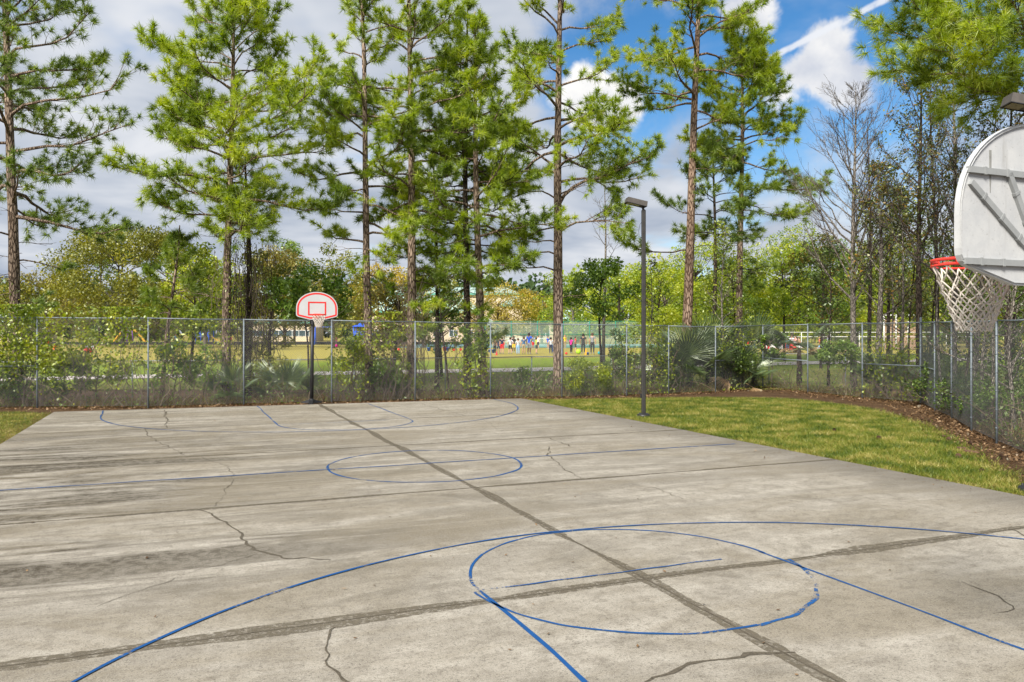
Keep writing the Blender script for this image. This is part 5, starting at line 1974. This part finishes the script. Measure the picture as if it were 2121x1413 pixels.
tc_root = empty('tennis_fence', base(1015, 88), 0, 'tall green tennis court fence behind the children', 'fence')
off = np.array(tc_root.location)
txs = np.linspace((1005 - U0) / FPX * 88, (1545 - U0) / FPX * 88, 11)
for i, x in enumerate(txs):
    MB().tube([[x - off[0], 0, -.2], [x - off[0], 0, 2.98]], .05, 8).build('fence_post', 'green_metal', tc_root)
    if i < 10:
        xm, w = (x + txs[i + 1]) / 2 - off[0], txs[i + 1] - x
        for z in (.12, 1.5, 2.95):
            MB().tube([[x - off[0], 0, z], [txs[i + 1] - off[0], 0, z]], .03, 6).build('rail', 'green_metal', tc_root)
        MB().box((xm, .06, 1.55), (w - .1, .006, 2.7)).build('windscreen', 'windscreen', tc_root)
b = MB().box((9, 103, .815), (44, 27, .02))
tag(b.build('tennis_court', 'court_blue'), kind='structure')
for u in (1090, 1300, 1420):
    x = (u - U0) / FPX * 102
    r_ = empty('tennis_net', (x, 102, .83), 0, {1090: 'tennis net behind the row of children', 1300: 'tennis net left of the lamp post line', 1420: 'tennis net right of the lamp post'}[u], 'net')
    for s in (-1, 1):
        MB().tube([[s * 3, 0, 0], [s * 3, 0, 1.07]], .05, 8).build('net_post', 'green_metal', r_)
    MB().box((0, 0, .50), (5.9, .02, .80)).build('netting', 'windscreen', r_)
    MB().box((0, 0, .95), (5.9, .03, .07)).build('tape', 'white_metal', r_)

bfp = [((u - U0) / FPX * 76, 76.0) for u in (1540, 1600, 1660, 1720, 1780, 1840, 1900, 1960, 2020)]
r_ = empty('ball_field_fence', (bfp[0][0], 76, .8), 0, 'pale railed ball field fence behind the parachute', 'fence')
for i, (x, y) in enumerate(bfp):
    MB().tube([[x - bfp[0][0], 0, -.1], [x - bfp[0][0], 0, 1.75]], .035, 6).build('fence_post', 'white_metal', r_)
    if i < len(bfp) - 1:
        for z in (1.3, 1.72):
            MB().tube([[x - bfp[0][0], 0, z], [bfp[i + 1][0] - bfp[0][0], 0, z]], .035, 6).build('rail', 'white_metal', r_)
        b = MB()
        wires(b, (x - bfp[0][0], 0), (bfp[i + 1][0] - bfp[0][0], 0), .05, .05, 1.3, 1.3, .16, .006)
        b.build('wire_mesh', 'wire', r_)
X0 = (1831 - U0) / FPX * 78
r_ = empty('backstop', (X0, 78, .8), 0, 'tall brown ball field backstop between the slender trunks', 'backstop')
bw = (1906 - 1831) / FPX * 78
for i in range(4):
    MB().tube([[bw * i / 3, 0, -.1], [bw * i / 3, 0, 3.45]], .07, 8).build('post', 'white_metal', r_)
MB().tube([[-.1, 0, 3.4], [bw + .1, 0, 3.4]], .05, 8).build('top_rail', 'white_metal', r_)
for i in range(3):
    for k in range(4):
        MB().bbox((bw * (i + .5) / 3, .12, .42 + .74 * k), (bw / 3 - .06, .06, .72), .02).build('panel', 'brown_board', r_)

# ------------------------------------------------------------------ playground at the left
b = MB()
b.box((-38, 133, .80), (66, 40, .04))
tag(b.build('playground_mulch', 'mulch'), kind='structure')
for x0, x1 in ((-70, -38), (-37.8, -6)):
    o_ = MB().bbox(((x0 + x1) / 2, 112.6, 1.0), (x1 - x0, .3, .45), .04).build('border_beam', 'black_metal')
    tag(o_, 'dark edging beam of the playground bed, %s length' % ('left' if x0 < -50 else 'right'), 'edging')
r_ = empty('arch_climber', base(268, 122), 0, 'yellow and purple arch climber on the playground', 'play equipment')
for s in (-1, 1):
    t_ = np.linspace(0, 1, 9)
    P = np.stack([s * (.15 + 2.3 * t_), np.full(9, s * .3), 2.2 * (1 - t_ ** 1.6)], -1)
    MB().tube(P, .17, 8).build('climbing_arm', 'play_yellow', r_)
    P2 = np.stack([s * (.1 + .9 * t_), np.full(9, .9), 2.9 * (1 - (t_ - .2) ** 2)], -1)
    MB().tube([[s * .5, .2, 0], [s * .28, .2, 2.3]], .09, 8).build('post', 'play_purple', r_)
MB().tube([[-1, .2, 2.55], [-.4, .2, 2.95], [.4, .2, 2.95], [1, .2, 2.55]], .10, 8).build('arch', 'play_yellow', r_)


def play_tower(label, u, Y, w):
    w *= .85
    r_ = empty('play_tower', base(u, Y), 0, label, 'play equipment', 'play equipment')
    for sx in (-1, 1):
        for sy in (-1, 1):
            MB().tube([[sx * w / 2, sy * w / 2, 0], [sx * w / 2, sy * w / 2, 2.7]], .07, 8).build('post', 'play_blue', r_)
    MB().bbox((0, 0, 1.1), (w, w, .1), .02).build('deck', 'steel_old', r_)
    for k in range(4):
        MB().bbox((-w * .36 + k * w * .24, -w / 2 - .05, 1.55), (w * .18, .05, .75), .02).build('panel', 'play_blue', r_)
    b = MB()
    V = [[-w * .62, -w * .62, 2.6], [w * .62, -w * .62, 2.6], [w * .62, w * .62, 2.6], [-w * .62, w * .62, 2.6], [0, 0, 3.2]]
    b.add(V, [[0, 1, 4], [1, 2, 4], [2, 3, 4], [3, 0, 4]]).add(V, [[3, 2, 1, 0]])
    b.build('canopy', 'play_blue', r_)
    b = MB()
    V = [[w * .5, -.35, 1.1], [w * .5, .35, 1.1], [w * .5 + 1.7, .35, .15], [w * .5 + 1.7, -.35, .15]]
    b.extrude([(0, -.35), (1.9, -.35), (1.9, .35), (0, .35)], 0, .06, ((w * .5, 0, 1.1), (.87, 0, -.49), (0, 1, 0), (.49, 0, .87)))
    b.build('slide', 'play_yellow', r_)


play_tower('blue play tower seen between second and third fence posts', 424, 120, 2.3)
play_tower('blue-roofed play tower beside the slim pine', 748, 118, 2.2)
r_ = empty('swing_frame', base(672, 112), 0, 'blue swing frame right of the far hoop pole', 'play equipment')
for s in (-1, 1):
    for y_ in (-.5, .5):
        MB().tube([[s * 1.3, y_, 0], [s * 1.3, 0, 2.5]], .06, 8).build('leg', 'play_blue', r_)
MB().tube([[-1.4, 0, 2.5], [1.4, 0, 2.5]], .06, 8).build('beam', 'play_blue', r_)
for x in (-.6, .6):
    sw = MB().bbox((x, 0, .5), (.45, .2, .04), .01).build('seat', 'black_metal', r_)
    for s in (-1, 1):
        MB().tube([[x + s * .2, 0, .5], [x + s * .2, 0, 2.48]], .012, 4).build('chain', 'steel_old', sw)
r_ = empty('basketball_hoop', base(1013, 112), 0, 'tiny distant white fan backboard just above the fence rail', 'basketball hoop')
o1 = fan(1.0, .8)
MB().extrude(o1, -.03, .03, ((0, 0, 2.85), (1, 0, 0), (0, 0, 1), (0, -1, 0))).build('backboard', 'board_white', r_)
MB().tube([[0, .5, 0], [0, .5, 2.6], [0, .05, 3.1]], .06, 8).build('pole', 'steel_old', r_)


# ------------------------------------------------------------------ people
def person_mesh(name, pose):
    J = dict(pelvis=(0, 0, .52), waist=(0, 0, .60), chest=(0, 0, .73), neck=(0, 0, .825), head=(0, -.008, .885), top=(0, 0, .962),
             sl=(-.105, 0, .79), el=(-.135, .01, .635), wl=(-.145, -.03, .495), hl=(-.145, -.045, .435),
             sr=(.105, 0, .79), er=(.135, .01, .635), wr=(.145, -.03, .495), hr=(.145, -.045, .435),
             pl=(-.052, 0, .49), kl=(-.058, -.01, .275), al=(-.06, .01, .045), tl=(-.062, -.085, .022),
             pr=(.052, 0, .49), kr=(.058, -.01, .275), ar=(.06, .01, .045), tr=(.062, -.085, .022))
    J.update(pose)
    RD = dict(pelvis=.078, waist=.07, chest=.082, neck=.034, head=.058, top=.042, sl=.042, el=.028, wl=.021, hl=.022, pl=.058, kl=.04, al=.027, tl=.02)
    for k in list(RD):
        if k[-1] == 'l' and len(k) == 2:
            RD[k[0] + 'r'] = RD[k]
    names = list(J)
    E = [('pelvis', 'waist'), ('waist', 'chest'), ('chest', 'neck'), ('neck', 'head'), ('head', 'top')]
    for s in 'lr':
        E += [('chest', 's' + s), ('s' + s, 'e' + s), ('e' + s, 'w' + s), ('w' + s, 'h' + s), ('pelvis', 'p' + s), ('p' + s, 'k' + s), ('k' + s, 'a' + s), ('a' + s, 't' + s)]
    me = bpy.data.meshes.new(name)
    me.from_pydata([J[k] for k in names], [(names.index(a), names.index(c)) for a, c in E], [])
    ob = bpy.data.objects.new(name, me)
    COL.objects.link(ob)
    sk = ob.modifiers.new('skin', 'SKIN')
    for i, k in enumerate(names):
        me.skin_vertices[0].data[i].radius = (RD[k], RD[k] * (.72 if k in ('pelvis', 'waist', 'chest') else 1))
    sb = ob.modifiers.new('sub', 'SUBSURF')
    sb.levels = 1
    dg = bpy.context.evaluated_depsgraph_get()
    m2 = bpy.data.meshes.new_from_object(ob.evaluated_get(dg))
    bpy.data.objects.remove(ob)
    # paint faces by the nearest bone: 0 skin 1 shirt 2 trousers 3 shoe
    A = np.array([J[a] for a, c in E])
    B = np.array([J[c] for a, c in E])
    n = len(m2.polygons)
    cen = np.empty(n * 3)
    m2.polygons.foreach_get('center', cen)
    cen = cen.reshape(-1, 3)
    ab = B - A
    t_ = np.clip(((cen[:, None] - A) * ab).sum(-1) / (ab * ab).sum(-1), 0, 1)
    dd = np.linalg.norm(cen[:, None] - (A + t_[..., None] * ab), axis=-1)
    k = dd.argmin(1)
    tk = t_[np.arange(n), k]
    out = {}
    for short in (0, 1):
        mi = np.zeros(n, int)
        for i in range(n):
            a, c = E[k[i]]
            if c in ('waist', 'chest') or a == 'chest' and c[0] == 's':
                mi[i] = 1
            elif c == 'neck':
                mi[i] = 1 if tk[i] < .55 else 0
            elif c[0] == 'e' and len(c) == 2:
                mi[i] = 1 if tk[i] < .62 else 0
            elif c[0] in 'p' and len(c) == 2 or c[0] == 'k':
                mi[i] = 2 if not (short and c[0] == 'k' and tk[i] > .85) else 0
            elif c[0] == 'a' and len(c) == 2:
                mi[i] = 0 if short else 2
                if tk[i] > .85:
                    mi[i] = 3
            elif c[0] == 't' and len(c) == 2:
                mi[i] = 3
        m3 = m2.copy()
        m3.name = name
        m3.polygons.foreach_set('material_index', mi.astype(np.int32))
        m3.polygons.foreach_set('use_smooth', np.ones(n, bool))
        for q in ('skin_light', 'cl_grey', 'cl_navy', 'cl_shoe'):
            m3.materials.append(M[q])
        out[short] = m3
    b = MB()
    hd = np.array(J['head'])
    pr_ = [(.001, .094), (.03, .09), (.052, .068), (.0635, .035), (.0645, .0), (.058, -.03)]
    b.lathe(pr_, 14, 0, hd + [0, .012, 0])
    V = b.v[0]
    front = (V[:, 1] - hd[1] < -.02) & (V[:, 2] - hd[2] < .045)
    V[front, 2] = hd[2] + .045
    V[front, 1] += .01
    ho = b.build('hair', 'cl_hair_dark')
    out['hair'] = ho.data
    bpy.data.objects.remove(ho)
    return out


POSE = {
    'stand': person_mesh('person', {}),
    'hips': person_mesh('person', dict(el=(-.19, .05, .655), wl=(-.10, -.03, .56), hl=(-.085, -.06, .55), kr=(.07, -.03, .275), ar=(.075, .0, .045), tr=(.085, -.085, .022))),
    'run': person_mesh('person', dict(chest=(0, -.04, .73), neck=(0, -.06, .82), head=(0, -.075, .88), top=(0, -.07, .955), sl=(-.105, -.04, .79), sr=(.105, -.04, .79), el=(-.15, .09, .68), wl=(-.13, -.02, .60), hl=(-.12, -.06, .60),
                                      er=(.15, -.12, .66), wr=(.12, -.20, .72), hr=(.11, -.22, .76), kl=(-.055, -.14, .33), al=(-.06, -.10, .12), tl=(-.06, -.18, .09), kr=(.055, .08, .29), ar=(.06, .24, .17), tr=(.06, .27, .09))),
    'sit': person_mesh('person', dict(pelvis=(0, 0, .10), waist=(0, 0, .18), chest=(0, -.02, .31), neck=(0, -.03, .405), head=(0, -.045, .465), top=(0, -.04, .54), sl=(-.105, -.02, .37), sr=(.105, -.02, .37), el=(-.14, -.05, .23),
                                      wl=(-.10, -.17, .20), hl=(-.08, -.21, .19), er=(.14, -.05, .23), wr=(.10, -.17, .20), hr=(.08, -.21, .19), pl=(-.06, -.01, .09), pr=(.06, -.01, .09), kl=(-.15, -.20, .13), al=(-.03, -.27, .05), tl=(.03, -.31, .04),
                                      kr=(.15, -.20, .13), ar=(.03, -.22, .05), tr=(-.03, -.25, .04))),
    'arms': person_mesh('person', dict(el=(-.14, -.12, .70), wl=(-.12, -.24, .72), hl=(-.11, -.29, .73), er=(.14, -.12, .70), wr=(.12, -.24, .72), hr=(.11, -.29, .73))),
}


def person(label, u, Y, h, shirt, legs, skin='skin_light', hair='hair_brown', pose='stand', short=1, rz=0.0, group='children on the field', dz=0.0):
    bs = base(u, Y)
    o = bpy.data.objects.new('person', POSE[pose][short])
    COL.objects.link(o)
    o.location = (bs[0], Y, bs[2] + dz)
    o.scale = (h, h, h)
    o.rotation_euler = (0, 0, rz)
    tag(o, label, 'person', group)
    for i, q in enumerate((skin, 'cl_' + shirt, 'cl_' + legs, 'cl_shoe')):
        o.material_slots[i].link = 'OBJECT'
        o.material_slots[i].material = M[q]
    k = bpy.data.objects.new('hair', POSE[pose]['hair'])
    COL.objects.link(k)
    k.parent = o
    k.material_slots[0].link = 'OBJECT'
    k.material_slots[0].material = M['cl_' + hair]


PI = math.pi
person('child in brown shirt and dark trousers at the left end of the row', 1025, 62, 1.28, 'brown', 'black', 'skin_tan', 'hair_dark', 'stand', 0, .4)
person('child in navy shirt and navy shorts, left of the red shorts', 1033, 63, 1.38, 'navy', 'navy', 'skin_tan', 'hair_dark', 'hips', 1, PI)
person('child in navy shirt with red shorts', 1040, 62, 1.42, 'navy', 'red', 'skin_light', 'hair_brown', 'stand', 1, PI)
person('child in pale patterned shirt and black shorts', 1057, 62, 1.36, 'pale_grey', 'black', 'skin_light', 'hair_dark', 'hips', 1, PI)
person('child in black shirt with yellow shorts behind the pale shirts', 1064, 67, 1.42, 'black', 'yellow', 'skin_brown', 'hair_dark', 'stand', 1, .3)
person('child in pale grey jumper and light blue jeans', 1073, 60.5, 1.30, 'pale_grey', 'sky_blue', 'skin_light', 'hair_brown', 'stand', 0, PI)
person('child in denim-blue shirt and khaki shorts', 1085, 61.5, 1.42, 'denim', 'khaki', 'skin_light', 'hair_brown', 'stand', 1, PI)
person('adult in royal blue shirt and grey shorts', 1096, 61, 1.72, 'royal', 'grey', 'skin_brown', 'hair_dark', 'hips', 1, PI * .8)
person('child in lime green shirt', 1111, 63, 1.34, 'lime', 'charcoal', 'skin_light', 'hair_dark', 'hips', 1, PI * .6)
person('child in white-grey shirt and dark blue jeans left of the open pine', 1141, 62, 1.36, 'pale_grey', 'navy', 'skin_light', 'hair_dark', 'stand', 0, PI)
person('child in light blue shirt tucked beside the open pine trunk', 1147, 66, 1.25, 'sky_blue', 'denim', 'skin_light', 'hair_blond', 'stand', 0, PI)
person('child in magenta shirt right of the open pine', 1183, 64, 1.36, 'magenta', 'black', 'skin_brown', 'hair_dark', 'hips', 0, PI * .7)
person('child in red shirt and dark shorts', 1192, 68, 1.40, 'red', 'charcoal', 'skin_light', 'hair_brown', 'hips', 1, PI * .5)
person('adult in charcoal shirt and dark trousers', 1208, 62, 1.66, 'charcoal', 'charcoal', 'skin_tan', 'hair_dark', 'stand', 0, PI)
person('adult in mid-grey shirt half hidden by the green sapling', 1227, 61, 1.72, 'grey', 'charcoal', 'skin_light', 'hair_brown', 'stand', 0, PI * .9)
person('person in yellow shirt farther back by the tennis fence', 1170, 84, 1.5, 'yellow', 'khaki', 'skin_light', 'hair_blond', 'stand', 0, .5)
person('child in red and white far behind the row, left', 1043, 82, 1.25, 'white', 'red', 'skin_light', 'hair_brown', 'run', 1, 1.2)
person('child in white shirt far behind the row', 1060, 84, 1.25, 'white', 'grey', 'skin_light', 'hair_brown', 'stand', 1, .2)
person('child in sky blue shirt with red shorts behind the adult in royal blue', 1104, 80, 1.45, 'sky_blue', 'red', 'skin_tan', 'hair_dark', 'arms', 1, .6)
person('child in white shirt behind the lime green one', 1114, 82, 1.4, 'white', 'navy', 'skin_light', 'hair_brown', 'stand', 1, -.4)
person('child in royal blue far behind, left of the open pine', 1135, 83, 1.35, 'royal', 'grey', 'skin_light', 'hair_brown', 'stand', 1, .4)
# round the parachute
GP_ = 'children round the parachute'
for u, Y, h, sh, lg, po, rz, lab in ((1549, 66, 1.3, 'red', 'denim', 'arms', 1.5, 'child in red left of the parachute, partly behind palm fans'), (1563, 67, 1.25, 'white', 'royal', 'arms', 1.2, 'child in white with blue shorts left of the parachute'),
                                     (1588, 66, 1.2, 'red', 'white', 'arms', 1.4, 'child in red with white shorts at the parachute edge'), (1600, 68, 1.45, 'teal', 'teal', 'arms', 1.0, 'person in teal behind the parachute left side'),
                                     (1608, 70, 1.5, 'pink', 'khaki', 'arms', .2, 'person in pale pink behind the parachute'), (1621, 71, 1.45, 'navy', 'red', 'arms', 0, 'person in navy behind the parachute middle'),
                                     (1631, 65.5, 1.35, 'sky_blue', 'denim', 'arms', PI * .8, 'child in light blue in front of the parachute right side'), (1640, 69, 1.5, 'white', 'red', 'arms', -.4, 'person in white with red shorts behind the parachute right side'),
                                     (1648, 67, 1.45, 'pink', 'pink', 'arms', -1.2, 'person in salmon pink right of the parachute'), (1655, 68, 1.35, 'khaki', 'sky_blue', 'stand', -1.4, 'child in khaki at the right end of the parachute')):
    person(lab, u, Y, h, sh, lg, 'skin_light', 'hair_brown', po, 1, rz, GP_)
person('running child in orange shirt and light blue trousers', 1700, 61, 1.42, 'orange', 'sky_blue', 'skin_light', 'hair_blond', 'run', 0, -1.4)
person('person in lavender-white shirt and blue jeans beside the slender trunks', 1716, 68, 1.55, 'lavender', 'denim', 'skin_light', 'hair_brown', 'stand', 0, .4)
person('child in white shirt sitting near the ball field fence', 1748, 70, 1.4, 'white', 'red', 'skin_light', 'hair_brown', 'sit', 1, .3)
# left side
for u, Y, h, sh, lg, po, rz, lab in ((178, 70, 1.35, 'lavender', 'navy', 'sit', .5, 'child in lavender sitting on the field at the left'), (192, 71, 1.35, 'pale_grey', 'red', 'sit', -.3, 'child in pale shirt and red shorts sitting on the field'),
                                     (112, 72, 1.3, 'orange', 'white', 'sit', .2, 'child in orange sitting behind the left vine'), (101, 73, 1.3, 'red', 'denim', 'stand', .8, 'child in red standing behind the left vine'), (350, 104, 1.6, 'royal', 'navy', 'arms', -1.2, 'person in bright blue by the playground edging'),
                                     (364, 100, 1.6, 'sky_blue', 'charcoal', 'hips', .6, 'person in pale blue beside the bright blue one'), (478, 112, 1.3, 'red', 'navy', 'run', 1.2, 'child in red near the blue play tower'), (696, 96, 1.3, 'magenta', 'grey', 'stand', .3, 'child in pink right of the swing frame'),
                                     (740, 90, 1.3, 'sky_blue', 'magenta', 'stand', .2, 'child in sky blue with pink shorts left of the slim pine'), (752, 92, 1.35, 'teal', 'white', 'arms', .9, 'child in teal close to the slim pine'), (758, 91, 1.25, 'pink', 'denim', 'run', 1.4, 'child in pink close to the slim pine'),
                                     (776, 90, 1.35, 'royal', 'red', 'stand', -.5, 'child in royal blue with red shorts right of the slim pine'), (784, 92, 1.35, 'red', 'charcoal', 'run', -1.2, 'child in red running right of the slim pine'), (804, 90, 1.4, 'orange', 'sky_blue', 'arms', .3, 'child in orange between slim and straight pines'),
                                     (820, 91, 1.45, 'pink', 'white', 'stand', 0, 'child in salmon pink left of the straight pine')):
    person(lab, u, Y, h, sh, lg, 'skin_tan' if len(lab) % 3 == 0 else 'skin_light', 'hair_brown', po, 1, rz, 'children near the playground')

# parachute cloth
t_ = np.linspace(0, 2 * np.pi, 33)[:-1]
rr = np.linspace(0.02, 1, 9)
V = []
for q in rr:
    for a in t_:
        z = .35 + .95 * (1 - q ** 2) + .10 * math.sin(a * 5) * q + .07 * math.sin(a * 11 + 2) * q
        V.append([1.75 * q * math.cos(a), 1.5 * q * math.sin(a), z])
F = []
for i in range(8):
    for j in range(32):
        F.append([i * 32 + j, i * 32 + (j + 1) % 32, (i + 1) * 32 + (j + 1) % 32, (i + 1) * 32 + j])
b = MB().add(V, F, 0, True)
pc_ = b.build('parachute', 'parachute_cloth', None, tuple(base(1620, 67.5)))
tag(pc_, 'billowing red and white play parachute on the field', 'parachute')
sm_ = pc_.modifiers.new('thick', 'SOLIDIFY')
sm_.thickness = .01


def toy(kind, label, u, Y, mat, s=1.0):
    s *= .62
    bs = base(u, Y)
    if kind == 'ball':
        pr_ = [(.22 * s * math.sin(a), .22 * s - .22 * s * math.cos(a)) for a in np.linspace(.01, math.pi - .01, 11)]
    elif kind == 'cone':
        pr_ = [(.001, 0), (.20 * s, 0), (.20 * s, .03), (.14 * s, .035), (.035 * s, .55 * s), (.001, .56 * s)]
    else:
        pr_ = [(.001, 0.0), (.15 * s, 0), (.20 * s, .36 * s), (.215 * s, .36 * s), (.215 * s, .39 * s), (.18 * s, .39 * s), (.14 * s, .03), (.001, .03)]
    o = MB().lathe(pr_, 14).build('play_' + kind, mat, None, tuple(bs))
    tag(o, label, kind, 'toys on the field')


for a in (('ball', 'lime green ball between the magenta child and the charcoal adult', 1198, 62, 'play_lime', 1.5), ('cone', 'yellow cone beside the adult in charcoal', 1214, 61, 'play_yellow', 1.4), ('bucket', 'blue bucket right of the yellow cone', 1217.5, 60, 'play_blue', .8),
          ('ball', 'small red ball right of the open pine', 1173, 61, 'play_red', .7), ('ball', 'teal ball near the green sapling', 1241, 61, 'play_teal', .9), ('bucket', 'blue bucket at the left end of the children row', 1022, 66, 'play_blue', 1.2), ('bucket', 'second blue bucket left of the children row', 1014, 68, 'play_blue', 1.0),
          ('bucket', 'red bucket left of the dark-trunked pine', 921, 74, 'play_red', 1.5), ('bucket', 'blue bucket beside the red one', 927, 74, 'play_blue', 1.3), ('ball', 'red ball near the dark-trunked pine', 940, 73, 'play_red', 1.0), ('ball', 'red ball against the dark-trunked pine', 954, 74, 'play_red', .9),
          ('bucket', 'blue bucket right of the straight pine', 888, 73, 'play_blue', 1.3), ('cone', 'yellow cone between two blue buckets', 894, 73, 'play_yellow', 1.0), ('bucket', 'small blue bucket right of the yellow cone by the straight pine', 901, 73, 'play_blue', 1.0),
          ('cone', 'yellow cone between slim and straight pines', 816, 76, 'play_yellow', 1.1), ('ball', 'red ball between slim and straight pines', 826, 75, 'play_red', .9), ('ball', 'red ball beside the sitting children at the left', 180, 66, 'play_red', 1.6), ('ball', 'smaller red ball beside the sitting children', 187, 67, 'play_red', 1.2),
          ('cone', 'orange-red cone behind the leftmost child of the row', 1028.5, 59.5, 'play_red', .8), ('ball', 'pink-red ball right of the hoop net', 697, 92, 'cl_magenta', 1.3)):
    toy(*a)

# ------------------------------------------------------------------ small things on the litter strip
CONES = (((1966, 910), 'pine cone nearest the third post past the corner'), ((1985, 945), 'pine cone at the lawn edge below the fourth post'), ((1927, 872), 'pine cone on the bare strip below the corner'), ((2005, 918), 'pine cone between third and fourth posts past the corner'),
         ((2040, 975), 'pine cone near the right edge of the lawn'), ((1732, 892), 'dark pine cone lying on the lawn, left one'), ((1818, 908), 'dark pine cone lying on the lawn, right one'), ((2068, 945), 'pine cone under the last visible post'), ((1905, 868), 'pine cone on the litter right of the corner post foot'))
for (u, v), lab in CONES:
    p = gp(u, v)
    b = MB()
    for i in range(9):
        f = i / 8
        r_ = .055 * math.sin(math.pi * (.15 + .8 * f)) + .008
        for k in range(9):
            a = 2 * math.pi * (k + .5 * (i % 2)) / 9
            c = np.array([r_ * math.cos(a), r_ * math.sin(a), .02 + .11 * f])
            o_ = c * [1.35, 1.35, 1] + [0, 0, -.008]
            s = np.array([-math.sin(a), math.cos(a), 0]) * .014
            b.add([c * [.3, .3, 1] - s, c * [.3, .3, 1] + s, o_ + s * .8, o_ - s * .8 + [0, 0, .004]], [[0, 1, 2, 3]])
    b.lathe([(.001, 0), (.03, .02), (.03, .11), (.001, .14)], 7)
    o_ = b.build('pine_cone', 'cone_brown', None, (p[0], p[1], .0))
    o_.rotation_euler = (R(80), 0, u)
    o_.scale = (.7, .7, .7)
    tag(o_, lab, 'pine cone', 'pine cones on the ground')
CHIPS = (((1955, 903), 'flat strip of bark on the bare strip, upper one'), ((1992, 928), 'flat strip of bark on the bare strip, middle one'), ((2010, 935), 'flat strip of bark on the bare strip, lower one'))
for (u, v), lab in CHIPS:
    p = gp(u, v)
    b = MB().extrude([(-.14, -.03), (-.05, -.045), (.1, -.03), (.16, 0), (.08, .04), (-.1, .03)], 0, .025, ((0, 0, 0), (1, 0, 0), (0, 1, .1), (0, 0, 1)))
    o_ = b.build('bark_strip', 'bark_chip', None, (p[0], p[1], -.01))
    o_.rotation_euler = (.1, .1, u)
    tag(o_, lab, 'bark strip', 'bark strips on the ground')
